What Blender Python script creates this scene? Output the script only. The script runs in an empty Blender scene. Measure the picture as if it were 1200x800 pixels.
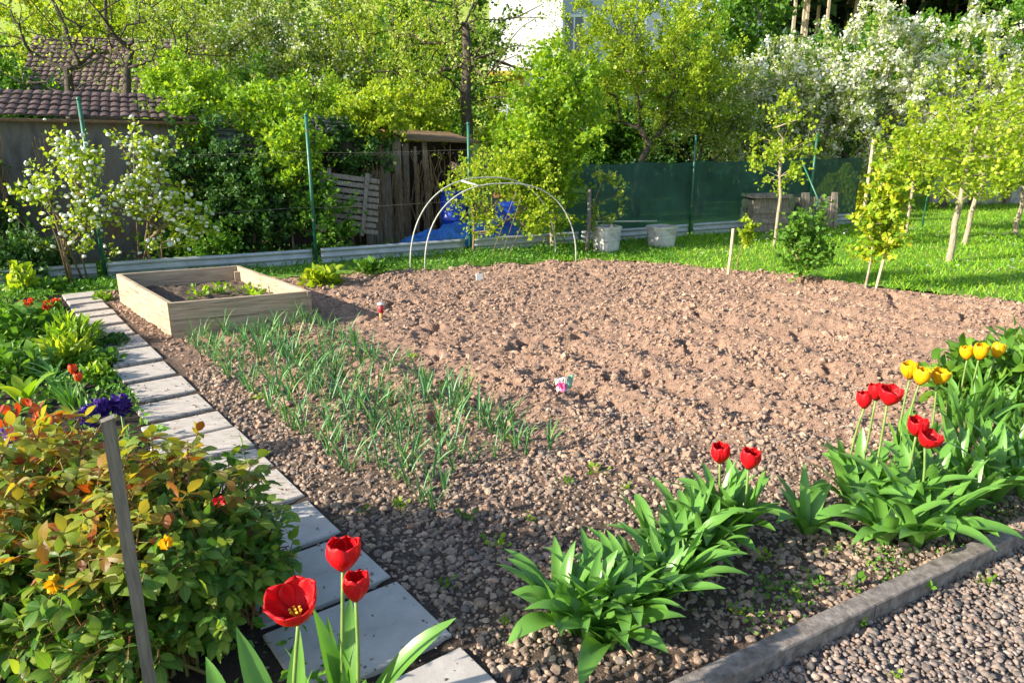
import bpy, math, random
import numpy as np
from mathutils import Vector
rad = math.radians
rng = np.random.default_rng(7)
random.seed(7)
SC = bpy.context.scene
COL = SC.collection

# ------------------------------------------------------------------ camera, sky, sun, exposure
CAM_H, FPX, PITCH = 1.65, 867.0, rad(16.0)
cam = bpy.data.cameras.new("camera")
cam.sensor_width = 36.0
cam.lens = 36.0 * FPX / 1200.0
cam.clip_start = 0.05
cam.clip_end = 2000.0
camo = bpy.data.objects.new("camera", cam)
camo.location = (0, 0, CAM_H)
camo.rotation_euler = (rad(90) - PITCH, 0, 0)
COL.objects.link(camo)
SC.camera = camo

SUN_EL = rad(23.5)
SUN_AZ = math.atan2(-0.94, -0.342)          # where the sun stands (left of and a little behind the camera)
w = bpy.data.worlds.new("World")
SC.world = w
w.use_nodes = True
nt = w.node_tree
bg = nt.nodes["Background"]
sky = nt.nodes.new("ShaderNodeTexSky")
sky.sky_type = 'NISHITA'
sky.sun_disc = False
sky.sun_elevation = SUN_EL
sky.sun_rotation = SUN_AZ
nt.links.new(sky.outputs[0], bg.inputs[0])
bg.inputs[1].default_value = 0.13
sun = bpy.data.lights.new("sun", 'SUN')
sun.energy = 5.0
sun.angle = rad(0.5)
sun.color = (1.0, 0.91, 0.77)
suno = bpy.data.objects.new("sun", sun)
sd = Vector((math.sin(SUN_AZ) * math.cos(SUN_EL), math.cos(SUN_AZ) * math.cos(SUN_EL), math.sin(SUN_EL)))
suno.rotation_euler = sd.to_track_quat('Z', 'Y').to_euler()
COL.objects.link(suno)
vs = SC.view_settings
vs.view_transform = 'Standard'
vs.look = 'None'
vs.exposure = 1.36
vs.gamma = 1.0
vs.use_curve_mapping = False
SC.cycles.max_bounces = 6
SC.cycles.transparent_max_bounces = 6
SC.cycles.use_denoising = True

# ------------------------------------------------------------------ photo geometry: a pixel's ray meets the ground or a distance
CP, SP = math.cos(PITCH), math.sin(PITCH)
def ray(px, py):
    u = (px - 600) / FPX
    v = -(py - 400) / FPX
    return np.array((u, CP + v * SP, -SP + v * CP))
def G(px, py, z=0.0):
    d = ray(px, py)
    t = (z - CAM_H) / d[2]
    return np.array((d[0] * t, d[1] * t, z))
def W(px, py, Y):
    d = ray(px, py)
    t = Y / d[1]
    return np.array((d[0] * t, Y, CAM_H + d[2] * t))

# ------------------------------------------------------------------ noise
def _hash(ix, iy, s):
    h = (ix * 374761393 + iy * 668265263 + s * 974634777) & 0xffffffff
    h = ((h ^ (h >> 13)) * 1274126177) & 0xffffffff
    return ((h ^ (h >> 16)) & 0xffff) / 65535.0
def vn(x, y, s=0):
    x = np.asarray(x, float); y = np.asarray(y, float)
    ix = np.floor(x).astype(np.int64); iy = np.floor(y).astype(np.int64)
    fx = x - ix; fy = y - iy
    fx = fx * fx * (3 - 2 * fx); fy = fy * fy * (3 - 2 * fy)
    a = _hash(ix, iy, s); b = _hash(ix + 1, iy, s); c = _hash(ix, iy + 1, s); d = _hash(ix + 1, iy + 1, s)
    return (a * (1 - fx) + b * fx) * (1 - fy) + (c * (1 - fx) + d * fx) * fy
def fbm(x, y, s=0, o=4):
    t = 0; a = 0.5
    for i in range(o):
        t = t + a * vn(x * 2 ** i, y * 2 ** i, s + i * 17); a *= 0.5
    return t
def sstep(a, b, x):
    t = np.clip((np.asarray(x, float) - a) / (b - a), 0, 1)
    return t * t * (3 - 2 * t)
def unit(v):
    v = np.asarray(v, float)
    return v / np.maximum(np.linalg.norm(v, axis=-1, keepdims=True), 1e-9)

# ------------------------------------------------------------------ mesh builder
class MB:
    def __init__(s):
        s.V = []; s.F = []; s.n = 0; s.T = []; s.hasT = False
    def add(s, V, F, T=None):
        V = np.asarray(V, float).reshape(-1, 3)
        Fs = [F] if isinstance(F, np.ndarray) else [[f for f in F if len(f) == k] for k in (3, 4, 5, 6)]
        s.V.append(V)
        for f in Fs:
            if len(f): s.F.append(np.asarray(f, np.int64) + s.n)
        s.n += len(V)
        if T is None: T = np.zeros((len(V), 2))
        else: s.hasT = True
        s.T.append(np.asarray(T, float))
    def box(s, c, size, rz=0.0, axes=None, jit=0.0):
        x, y, z = [q / 2 for q in size]
        V = np.array([(-x, -y, -z), (x, -y, -z), (x, y, -z), (-x, y, -z), (-x, -y, z), (x, -y, z), (x, y, z), (-x, y, z)], float)
        if jit: V += rng.uniform(-jit, jit, V.shape)
        if axes is not None: V = V @ np.array(axes, float)
        elif rz:
            c_, s_ = math.cos(rz), math.sin(rz)
            V = np.stack([V[:, 0] * c_ - V[:, 1] * s_, V[:, 0] * s_ + V[:, 1] * c_, V[:, 2]], 1)
        s.add(V + np.asarray(c, float), [(0, 3, 2, 1), (4, 5, 6, 7), (0, 1, 5, 4), (1, 2, 6, 5), (2, 3, 7, 6), (3, 0, 4, 7)])
    def tube(s, P, R, n=6, cap=True):
        P = np.asarray(P, float); k = len(P)
        R = np.broadcast_to(np.asarray(R, float), (k,))
        T = unit(np.gradient(P, axis=0))
        ref = np.array((0, 0, 1.0)) if abs(T[0][2]) < 0.9 else np.array((1.0, 0, 0))
        A = unit(np.cross(T, ref)); B = np.cross(T, A)
        th = np.linspace(0, 2 * math.pi, n, endpoint=False)
        V = P[:, None, :] + R[:, None, None] * (np.cos(th)[None, :, None] * A[:, None, :] + np.sin(th)[None, :, None] * B[:, None, :])
        i = np.arange(k - 1)[:, None]; j = np.arange(n)[None, :]; j2 = (j + 1) % n
        F = np.stack([i * n + j, i * n + j2, (i + 1) * n + j2, (i + 1) * n + j], -1).reshape(-1, 4)
        s.add(V.reshape(-1, 3), F)
        if cap:
            m = s.n - k * n
            s.F.append(np.array([[m + (k - 1) * n + q for q in (0, q1, q1 + 1)] for q1 in range(1, n - 1)]))
            s.F.append(np.array([[m + q for q in (0, q1 + 1, q1)] for q1 in range(1, n - 1)]))
    def grid(s, V, nu, nv, T=None, keep=None):
        i = np.arange(nu - 1)[:, None]; j = np.arange(nv - 1)[None, :]
        F = np.stack([i * nv + j, (i + 1) * nv + j, (i + 1) * nv + j + 1, i * nv + j + 1], -1).reshape(-1, 4)
        if keep is not None: F = F[keep[F].all(1)]
        s.add(V, F, T)
    def build(s, name, mat, parent=None, smooth=False):
        V = np.concatenate(s.V)
        if parent is not None:
            V = V - np.array(parent.location)
            if parent.parent is not None: V = V - np.array(parent.parent.location)
        me = bpy.data.meshes.new(name)
        counts = np.concatenate([np.full(len(f), f.shape[1]) for f in s.F])
        idx = np.concatenate([f.ravel() for f in s.F])
        me.vertices.add(len(V)); me.vertices.foreach_set("co", V.ravel().astype(np.float32))
        me.loops.add(len(idx)); me.loops.foreach_set("vertex_index", idx.astype(np.int32))
        me.polygons.add(len(counts))
        st = np.concatenate([[0], np.cumsum(counts)[:-1]])
        me.polygons.foreach_set("loop_start", st.astype(np.int32))
        me.polygons.foreach_set("loop_total", counts.astype(np.int32))
        me.polygons.foreach_set("use_smooth", np.full(len(counts), bool(smooth)))
        if s.hasT:
            at = me.attributes.new("lt", 'FLOAT2', 'POINT')
            at.data.foreach_set("vector", np.concatenate(s.T).ravel().astype(np.float32))
        me.update(calc_edges=True)
        me.validate()
        me.materials.append(mat)
        o = bpy.data.objects.new(name, me)
        COL.objects.link(o)
        if parent is not None: o.parent = parent
        return o

def tag(o, label=None, cat=None, group=None, kind=None):
    if label: o["label"] = label
    if cat: o["category"] = cat
    if group: o["group"] = group
    if kind: o["kind"] = kind
    return o
def thing(name, label, cat, loc, group=None):
    o = bpy.data.objects.new(name, None)
    o.empty_display_size = 0.1
    o.location = tuple(float(v) for v in loc)
    COL.objects.link(o)
    return tag(o, label, cat, group)
def copy_tree(o, loc, rz=0.0, sc=1.0, label=None, group=None):
    r = o.copy(); COL.objects.link(r)
    r.location = tuple(float(v) for v in loc); r.rotation_euler = (0, 0, rz); r.scale = (sc, sc, sc)
    if label: r["label"] = label
    if group: r["group"] = group
    for ch in list(o.children):
        c = ch.copy(); COL.objects.link(c); c.parent = r
        for g in list(ch.children):
            d = g.copy(); COL.objects.link(d); d.parent = c
    return r

# ------------------------------------------------------------------ materials
def new_mat(name):
    m = bpy.data.materials.new(name); m.use_nodes = True
    t = m.node_tree
    return m, t, t.nodes["Principled BSDF"], t.nodes["Material Output"]
def N(t, kind, **kw):
    n = t.nodes.new(kind)
    for k, v in kw.items(): setattr(n, k, v)
    return n
def ramp(t, fac, stops, interp='LINEAR'):
    r = N(t, "ShaderNodeValToRGB"); cr = r.color_ramp; cr.interpolation = interp
    while len(cr.elements) < len(stops): cr.elements.new(0.5)
    for e, (p, c) in zip(cr.elements, stops):
        e.position = p; e.color = (c[0], c[1], c[2], 1)
    t.links.new(fac, r.inputs[0])
    return r.outputs[0]
def even(cols):
    n = len(cols)
    return [(i / max(1, n - 1), c) for i, c in enumerate(cols)]
def noise_out(t, scale, detail=5, rough=0.6, coord=None, dist=0.0):
    n = N(t, "ShaderNodeTexNoise")
    n.inputs["Scale"].default_value = scale; n.inputs["Detail"].default_value = detail
    n.inputs["Roughness"].default_value = rough; n.inputs["Distortion"].default_value = dist
    if coord is not None: t.links.new(coord, n.inputs["Vector"])
    return n.outputs["Fac"]
def coords(t, stretch=None):
    c = N(t, "ShaderNodeTexCoord").outputs["Object"]
    if stretch:
        m = N(t, "ShaderNodeMapping"); m.inputs["Scale"].default_value = stretch
        t.links.new(c, m.inputs["Vector"]); c = m.outputs[0]
    return c
def mixc(t, a, b, fac, mode='MIX'):
    m = N(t, "ShaderNodeMix", data_type='RGBA', blend_type=mode)
    for s_, v in ((0, fac), (6, a), (7, b)):
        if hasattr(v, "links"): t.links.new(v, m.inputs[s_])
        elif s_ == 0: m.inputs[0].default_value = v
        else: m.inputs[s_].default_value = (v[0], v[1], v[2], 1)
    return m.outputs[2]
def bump(t, bsdf, h, dist=0.01, strength=1.0):
    b = N(t, "ShaderNodeBump"); b.inputs["Distance"].default_value = dist; b.inputs["Strength"].default_value = strength
    t.links.new(h, b.inputs["Height"]); t.links.new(b.outputs[0], bsdf.inputs["Normal"])

def leaf_mat(name, cols, trans=0.35, rough=0.5, spec=0.35, tint=(1.3, 1.25, 0.6), veins=False):
    m, t, b, out = new_mat(name)
    r = N(t, "ShaderNodeNewGeometry").outputs["Random Per Island"]
    c = ramp(t, r, even(cols))
    if veins:
        a = N(t, "ShaderNodeAttribute", attribute_name="lt")
        sp = N(t, "ShaderNodeSeparateXYZ"); t.links.new(a.outputs["Vector"], sp.inputs[0])
        ab = N(t, "ShaderNodeMath", operation='ABSOLUTE'); t.links.new(sp.outputs[1], ab.inputs[0])
        if veins == 'strap':
            wv = N(t, "ShaderNodeMath", operation='MULTIPLY'); t.links.new(sp.outputs[1], wv.inputs[0]); wv.inputs[1].default_value = 34
            sn = N(t, "ShaderNodeMath", operation='SINE'); t.links.new(wv.outputs[0], sn.inputs[0])
            mr = N(t, "ShaderNodeMapRange"); t.links.new(sn.outputs[0], mr.inputs[0]); mr.inputs[1].default_value = -1
            mr.inputs[3].default_value = 0.0; mr.inputs[4].default_value = 0.28
            c = mixc(t, c, (0.20, 0.30, 0.12), mr.outputs[0])
            nz = noise_out(t, 9, 3, coord=coords(t))
            c = mixc(t, c, (0.05, 0.12, 0.03), ramp(t, nz, [(0.5, (0, 0, 0)), (0.75, (0.5, 0.5, 0.5))]))
        else:
            c2 = mixc(t, c, (0.30, 0.34, 0.10), ramp(t, ab.outputs[0], [(0.0, (0.5, 0.5, 0.5)), (0.12, (0, 0, 0))]))
            wv = N(t, "ShaderNodeMath", operation='SUBTRACT'); t.links.new(sp.outputs[0], wv.inputs[0]); t.links.new(ab.outputs[0], wv.inputs[1])
            w2 = N(t, "ShaderNodeMath", operation='MULTIPLY'); t.links.new(wv.outputs[0], w2.inputs[0]); w2.inputs[1].default_value = 40
            sn = N(t, "ShaderNodeMath", operation='SINE'); t.links.new(w2.outputs[0], sn.inputs[0])
            c = c2
            bump(t, b, sn.outputs[0], 0.0012, 0.6)
    t.links.new(c, b.inputs["Base Color"])
    b.inputs["Roughness"].default_value = rough
    b.inputs["Specular IOR Level"].default_value = spec
    tr = N(t, "ShaderNodeBsdfTranslucent")
    t.links.new(mixc(t, c, tint, 1.0, 'MULTIPLY'), tr.inputs[0])
    mx = N(t, "ShaderNodeMixShader"); mx.inputs[0].default_value = trans
    t.links.new(b.outputs[0], mx.inputs[1]); t.links.new(tr.outputs[0], mx.inputs[2])
    t.links.new(mx.outputs[0], out.inputs[0])
    return m
def petal_mat(name, base, dark, edge, trans=0.35):
    m, t, b, out = new_mat(name)
    a = N(t, "ShaderNodeAttribute", attribute_name="lt")
    sp = N(t, "ShaderNodeSeparateXYZ"); t.links.new(a.outputs["Vector"], sp.inputs[0])
    mp = N(t, "ShaderNodeMapping"); mp.inputs["Scale"].default_value = (2.0, 14.0, 1.0); t.links.new(a.outputs["Vector"], mp.inputs["Vector"])
    st = noise_out(t, 1.6, 4, 0.6, mp.outputs[0])
    c = mixc(t, base, dark, ramp(t, st, [(0.42, (0, 0, 0)), (0.72, (1, 1, 1))]))
    ab = N(t, "ShaderNodeMath", operation='ABSOLUTE'); t.links.new(sp.outputs[1], ab.inputs[0])
    c = mixc(t, c, edge, ramp(t, ab.outputs[0], [(0.70, (0, 0, 0)), (1.0, (0.6, 0.6, 0.6))]))
    c = mixc(t, dark, c, ramp(t, sp.outputs[0], [(0.0, (0.2, 0.2, 0.2)), (0.3, (1, 1, 1))]))
    t.links.new(c, b.inputs["Base Color"]); b.inputs["Roughness"].default_value = 0.42; b.inputs["Specular IOR Level"].default_value = 0.3
    bump(t, b, st, 0.001, 0.5)
    tr = N(t, "ShaderNodeBsdfTranslucent"); t.links.new(c, tr.inputs[0])
    mx = N(t, "ShaderNodeMixShader"); mx.inputs[0].default_value = trans
    t.links.new(b.outputs[0], mx.inputs[1]); t.links.new(tr.outputs[0], mx.inputs[2]); t.links.new(mx.outputs[0], out.inputs[0])
    return m
def plain_mat(name, cols, scale=8, rough=0.8, bumpd=0.004, stretch=None, metal=0.0, spec=0.3, detail=6, lo=0.3, hi=0.7, island=0.0):
    m, t, b, out = new_mat(name)
    co = coords(t, stretch)
    n = noise_out(t, scale, detail, 0.62, co)
    st = [(lo + (hi - lo) * p, c) for p, c in even(cols)]
    c = ramp(t, n, st)
    if island:
        r = N(t, "ShaderNodeNewGeometry").outputs["Random Per Island"]
        c = mixc(t, c, ramp(t, r, [(0, (1 - island,) * 3), (1, (1 + island,) * 3)]), 1.0, 'MULTIPLY')
    t.links.new(c, b.inputs["Base Color"])
    b.inputs["Roughness"].default_value = rough; b.inputs["Metallic"].default_value = metal
    b.inputs["Specular IOR Level"].default_value = spec
    if bumpd: bump(t, b, noise_out(t, scale * 3, 6, 0.7, co), bumpd, 0.8)
    return m
def stone_mat(name, cols, rough=0.85):
    m, t, b, out = new_mat(name)
    r = N(t, "ShaderNodeNewGeometry").outputs["Random Per Island"]
    c = ramp(t, r, even(cols))
    n = noise_out(t, 60, 4, 0.6, coords(t))
    c = mixc(t, c, ramp(t, n, [(0.3, (0.6, 0.6, 0.6)), (0.7, (1.3, 1.3, 1.3))]), 1.0, 'MULTIPLY')
    t.links.new(c, b.inputs["Base Color"]); b.inputs["Roughness"].default_value = rough
    b.inputs["Specular IOR Level"].default_value = 0.25
    bump(t, b, noise_out(t, 150, 4, 0.6, coords(t)), 0.002, 0.7)
    return m

M = {}
M['bark'] = plain_mat('bark', [(0.035, 0.028, 0.02), (0.11, 0.09, 0.07)], 9, 0.9, 0.012, (6, 6, 1))
M['bark_pale'] = plain_mat('bark_pale', [(0.16, 0.12, 0.08), (0.42, 0.36, 0.26)], 12, 0.85, 0.008, (6, 6, 1))
M['twig'] = plain_mat('twig', [(0.13, 0.08, 0.045), (0.26, 0.18, 0.10)], 20, 0.8, 0.002)
M['stem_green'] = plain_mat('stem_green', [(0.12, 0.19, 0.04), (0.18, 0.27, 0.07)], 20, 0.5, 0.0)
M['stem_red'] = plain_mat('stem_red', [(0.16, 0.05, 0.02), (0.16, 0.15, 0.04)], 9, 0.6, 0.0)
YG = [(0.13, 0.23, 0.012), (0.22, 0.33, 0.02), (0.33, 0.42, 0.035)]
M['leaf_spring'] = leaf_mat('leaf_spring', [(0.15, 0.26, 0.012), (0.28, 0.40, 0.02), (0.45, 0.51, 0.045)], 0.5)
M['leaf_bright'] = leaf_mat('leaf_bright', [(0.10, 0.23, 0.01), (0.21, 0.36, 0.018), (0.34, 0.46, 0.03)], 0.46)
M['leaf_pale'] = leaf_mat('leaf_pale', [(0.12, 0.22, 0.02), (0.26, 0.36, 0.05), (0.44, 0.48, 0.15)], 0.46)
M['leaf_mid'] = leaf_mat('leaf_mid', [(0.045, 0.13, 0.012), (0.09, 0.22, 0.018), (0.16, 0.30, 0.03)], 0.38)
M['leaf_dark'] = leaf_mat('leaf_dark', [(0.02, 0.07, 0.015), (0.045, 0.12, 0.02), (0.08, 0.18, 0.03)], 0.3)
M['leaf_yellow'] = leaf_mat('leaf_yellow', [(0.13, 0.26, 0.01), (0.26, 0.38, 0.015), (0.46, 0.44, 0.02)], 0.4)
M['leaf_gold'] = leaf_mat('leaf_gold', [(0.30, 0.36, 0.015), (0.50, 0.50, 0.02)], 0.35)
M['leaf_rose'] = leaf_mat('leaf_rose', [(0.04, 0.14, 0.018), (0.09, 0.23, 0.022), (0.17, 0.31, 0.028), (0.29, 0.38, 0.04)], 0.36, 0.38, 0.5, veins='leaf')
M['leaf_young'] = leaf_mat('leaf_young', [(0.32, 0.04, 0.012), (0.38, 0.20, 0.02), (0.36, 0.38, 0.03), (0.20, 0.33, 0.025), (0.28, 0.40, 0.03), (0.44, 0.44, 0.04), (0.24, 0.36, 0.03), (0.36, 0.10, 0.02)], 0.45, 0.38, 0.5, (1.5, 1.0, 0.5), veins='leaf')
M['leaf_red'] = leaf_mat('leaf_red', [(0.35, 0.03, 0.01), (0.5, 0.12, 0.02), (0.3, 0.08, 0.02)], 0.35, tint=(1.4, 0.9, 0.6))
M['leaf_tulip'] = leaf_mat('leaf_tulip', [(0.05, 0.17, 0.020), (0.09, 0.25, 0.026), (0.16, 0.34, 0.04)], 0.27, 0.36, 0.5, (1.2, 1.3, 0.45), veins='strap')
M['leaf_onion'] = leaf_mat('leaf_onion', [(0.06, 0.19, 0.07), (0.11, 0.27, 0.09), (0.19, 0.34, 0.07)], 0.3, 0.4, 0.4)
M['grass'] = leaf_mat('grass', [(0.08, 0.24, 0.006), (0.15, 0.36, 0.010), (0.24, 0.44, 0.016), (0.32, 0.42, 0.04)], 0.4)
M['weed'] = leaf_mat('weed', [(0.04, 0.14, 0.015), (0.09, 0.24, 0.02), (0.18, 0.34, 0.03)], 0.35)
M['needle'] = leaf_mat('needle', [(0.02, 0.05, 0.026), (0.045, 0.095, 0.04)], 0.2)
M['blossom'] = leaf_mat('blossom', [(0.58, 0.60, 0.46), (0.80, 0.81, 0.74)], 0.42, tint=(1, 1, 0.9))
M['snowball'] = plain_mat('snowball_flower', [(0.50, 0.56, 0.38), (0.78, 0.80, 0.72)], 40, 0.9, 0.006)
M['petal_red'] = petal_mat('petal_red', (0.74, 0.008, 0.014), (0.42, 0.003, 0.010), (0.85, 0.06, 0.05), 0.38)
M['petal_yellow'] = petal_mat('petal_yellow', (0.86, 0.55, 0.008), (0.78, 0.27, 0.006), (0.88, 0.68, 0.03), 0.38)
M['petal_purple'] = leaf_mat('petal_purple', [(0.03, 0.008, 0.13), (0.07, 0.02, 0.25)], 0.25, tint=(1, 0.8, 1.1))
M['petal_mauve'] = leaf_mat('petal_mauve', [(0.16, 0.06, 0.24), (0.30, 0.18, 0.36)], 0.25, tint=(1, 0.8, 1.1))
M['petal_orange'] = leaf_mat('petal_orange', [(0.65, 0.03, 0.008), (0.75, 0.10, 0.01)], 0.25, tint=(1.2, 0.9, 0.6))
M['stamen'] = plain_mat('stamen', [(0.5, 0.4, 0.03), (0.7, 0.55, 0.05)], 30, 0.7, 0)

# ground materials
def soil_material():
    m, t, b, out = new_mat('tilled_soil')
    co = coords(t)
    n1 = noise_out(t, 2.2, 6, 0.65, co); n2 = noise_out(t, 26, 6, 0.7, co); n3 = noise_out(t, 110, 4, 0.7, co)
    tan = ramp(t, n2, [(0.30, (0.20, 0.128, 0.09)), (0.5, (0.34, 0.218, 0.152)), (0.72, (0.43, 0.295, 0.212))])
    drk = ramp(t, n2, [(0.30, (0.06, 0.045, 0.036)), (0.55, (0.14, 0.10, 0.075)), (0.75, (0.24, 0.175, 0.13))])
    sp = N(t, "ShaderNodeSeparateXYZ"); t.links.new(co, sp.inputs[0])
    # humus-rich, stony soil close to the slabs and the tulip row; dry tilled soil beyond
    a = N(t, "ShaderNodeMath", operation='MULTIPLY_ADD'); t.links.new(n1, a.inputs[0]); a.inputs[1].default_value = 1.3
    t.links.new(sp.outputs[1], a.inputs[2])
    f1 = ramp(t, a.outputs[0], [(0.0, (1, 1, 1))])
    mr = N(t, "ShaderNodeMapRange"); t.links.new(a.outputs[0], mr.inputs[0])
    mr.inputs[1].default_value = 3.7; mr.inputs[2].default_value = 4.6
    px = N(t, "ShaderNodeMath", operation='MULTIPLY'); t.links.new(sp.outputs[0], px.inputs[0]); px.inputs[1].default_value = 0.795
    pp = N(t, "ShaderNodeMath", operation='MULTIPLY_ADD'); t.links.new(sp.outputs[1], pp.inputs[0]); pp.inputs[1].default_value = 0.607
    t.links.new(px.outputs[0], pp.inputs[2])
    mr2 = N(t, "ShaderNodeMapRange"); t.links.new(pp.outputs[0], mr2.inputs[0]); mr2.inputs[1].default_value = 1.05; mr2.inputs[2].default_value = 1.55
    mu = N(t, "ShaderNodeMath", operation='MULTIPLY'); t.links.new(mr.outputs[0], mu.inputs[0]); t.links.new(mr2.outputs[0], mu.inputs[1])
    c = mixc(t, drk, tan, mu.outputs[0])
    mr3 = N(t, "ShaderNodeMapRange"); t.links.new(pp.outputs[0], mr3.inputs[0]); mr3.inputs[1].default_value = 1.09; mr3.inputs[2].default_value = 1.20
    c = mixc(t, (0.052, 0.040, 0.031), c, mr3.outputs[0])      # dark humus of the border; also paints shade into the slab joints' soil
    c = mixc(t, c, ramp(t, n3, [(0.3, (0.72, 0.70, 0.68)), (0.7, (1.18, 1.18, 1.18))]), 1.0, 'MULTIPLY')
    t.links.new(c, b.inputs["Base Color"]); b.inputs["Roughness"].default_value = 0.95; b.inputs["Specular IOR Level"].default_value = 0.15
    ad = N(t, "ShaderNodeMath", operation='ADD'); t.links.new(n2, ad.inputs[0]); t.links.new(n3, ad.inputs[1])
    bump(t, b, ad.outputs[0], 0.02, 0.9)
    return m
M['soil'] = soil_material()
M['ground'] = plain_mat('ground_earth', [(0.10, 0.19, 0.015), (0.24, 0.32, 0.03), (0.36, 0.40, 0.03)], 0.9, 0.95, 0.02)
M['lawn'] = plain_mat('lawn_turf', [(0.05, 0.12, 0.01), (0.11, 0.22, 0.015), (0.20, 0.24, 0.05)], 2.5, 0.95, 0.02)
M['gravel_bed'] = plain_mat('gravel_bed', [(0.10, 0.085, 0.075), (0.26, 0.23, 0.21)], 40, 0.95, 0.01)
M['pebble'] = stone_mat('pebble', [(0.16, 0.118, 0.09), (0.28, 0.195, 0.135), (0.13, 0.112, 0.10), (0.36, 0.25, 0.175), (0.20, 0.15, 0.115), (0.40, 0.30, 0.215)])
M['gravel'] = stone_mat('gravel', [(0.13, 0.108, 0.092), (0.22, 0.172, 0.142), (0.10, 0.09, 0.082), (0.27, 0.19, 0.145), (0.16, 0.132, 0.115), (0.30, 0.25, 0.21), (0.19, 0.13, 0.10)])
M['clod'] = stone_mat('clod', [(0.19, 0.122, 0.086), (0.32, 0.205, 0.14), (0.26, 0.17, 0.118), (0.36, 0.245, 0.175), (0.16, 0.112, 0.086)], 0.95)
M['slab'] = plain_mat('slab', [(0.17, 0.145, 0.12), (0.36, 0.33, 0.295), (0.40, 0.37, 0.335), (0.48, 0.445, 0.40)], 6, 0.9, 0.003, (1, 1, 1), island=0.1, lo=0.24, hi=0.72)
M['slab_grain'] = plain_mat('slab_grain', [(0.17, 0.135, 0.105), (0.36, 0.315, 0.265), (0.42, 0.375, 0.325), (0.48, 0.435, 0.38)], 7, 0.85, 0.003, (1.6, 9, 1), island=0.1)
M['kerb'] = plain_mat('kerb_concrete', [(0.08, 0.068, 0.058), (0.18, 0.155, 0.135), (0.29, 0.255, 0.225)], 22, 0.92, 0.008)
M['board'] = plain_mat('bed_board', [(0.14, 0.10, 0.065), (0.29, 0.22, 0.15), (0.37, 0.285, 0.195), (0.46, 0.36, 0.25)], 3.2, 0.85, 0.002, (1.2, 1.2, 22), island=0.12)
M['stake'] = plain_mat('stake_wood', [(0.09, 0.078, 0.066), (0.21, 0.185, 0.155)], 8, 0.85, 0.003, (12, 12, 1))
M['stake_new'] = plain_mat('stake_new', [(0.42, 0.32, 0.18), (0.60, 0.48, 0.30)], 8, 0.8, 0.002, (12, 12, 1))
M['old_wood'] = plain_mat('old_wood', [(0.085, 0.07, 0.058), (0.20, 0.17, 0.145), (0.27, 0.235, 0.20)], 6, 0.9, 0.006, (10, 10, 1), island=0.25)
M['brown_wood'] = plain_mat('brown_wood', [(0.09, 0.055, 0.03), (0.22, 0.14, 0.08)], 6, 0.85, 0.005, (1, 8, 8), island=0.2)
M['galv'] = plain_mat('galvanised_sheet', [(0.30, 0.32, 0.33), (0.46, 0.48, 0.48)], 6, 0.5, 0.001, metal=0.3)
M['hoop'] = plain_mat('hoop_tube', [(0.28, 0.30, 0.25), (0.46, 0.47, 0.40)], 14, 0.45, 0)
M['post'] = plain_mat('green_post', [(0.012, 0.09, 0.05), (0.025, 0.15, 0.085)], 10, 0.45, 0.0, spec=0.5)
M['wire'] = plain_mat('wire', [(0.12, 0.11, 0.09), (0.22, 0.20, 0.17)], 10, 0.6, 0.0, metal=0.3)
M['tarp'] = plain_mat('blue_tarp', [(0.006, 0.07, 0.38), (0.03, 0.20, 0.62)], 5, 0.4, 0.04, spec=0.5)
M['blue'] = plain_mat('blue_plastic', [(0.006, 0.04, 0.38), (0.012, 0.07, 0.50)], 4, 0.4, 0.0, spec=0.5)
M['plaster'] = plain_mat('old_plaster', [(0.05, 0.028, 0.018), (0.07, 0.065, 0.062), (0.12, 0.115, 0.11), (0.13, 0.075, 0.045), (0.18, 0.165, 0.15)], 2.2, 0.95, 0.02, (2.5, 2.5, .7), lo=.2, hi=.8)
M['render_white'] = plain_mat('house_render', [(0.74, 0.74, 0.71), (0.82, 0.82, 0.80)], 3, 0.9, 0.002)
M['render_grey'] = plain_mat('house_grey', [(0.36, 0.42, 0.48), (0.44, 0.50, 0.55)], 3, 0.9, 0.002)
M['yellow_wall'] = plain_mat('yellow_wall', [(0.62, 0.38, 0.06), (0.72, 0.47, 0.10)], 3, 0.9, 0.002)
M['white_paint'] = plain_mat('white_paint', [(0.70, 0.70, 0.66), (0.80, 0.80, 0.77)], 10, 0.6, 0.0)
M['tub'] = plain_mat('pale_tub', [(0.24, 0.23, 0.22), (0.44, 0.43, 0.41), (0.58, 0.57, 0.54)], 7, 0.7, 0.004)
M['tile'] = plain_mat('roof_tile', [(0.03, 0.021, 0.02), (0.075, 0.046, 0.042), (0.115, 0.075, 0.066)], 5, 0.85, 0.006, island=0.3)
M['tile_pale'] = plain_mat('roof_tile_pale', [(0.085, 0.058, 0.05), (0.19, 0.13, 0.105)], 5, 0.85, 0.006, island=0.3)
M['tile_grey'] = plain_mat('roof_slate', [(0.045, 0.045, 0.048), (0.13, 0.135, 0.14)], 5, 0.6, 0.004, island=0.3)
M['dark_wood'] = plain_mat('dark_wood', [(0.035, 0.028, 0.022), (0.09, 0.07, 0.055)], 5, 0.9, 0.004, (6, 6, 1))
M['glass'] = plain_mat('window_glass', [(0.02, 0.03, 0.035), (0.05, 0.06, 0.065)], 2, 0.08, 0.0, spec=0.8)
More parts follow.
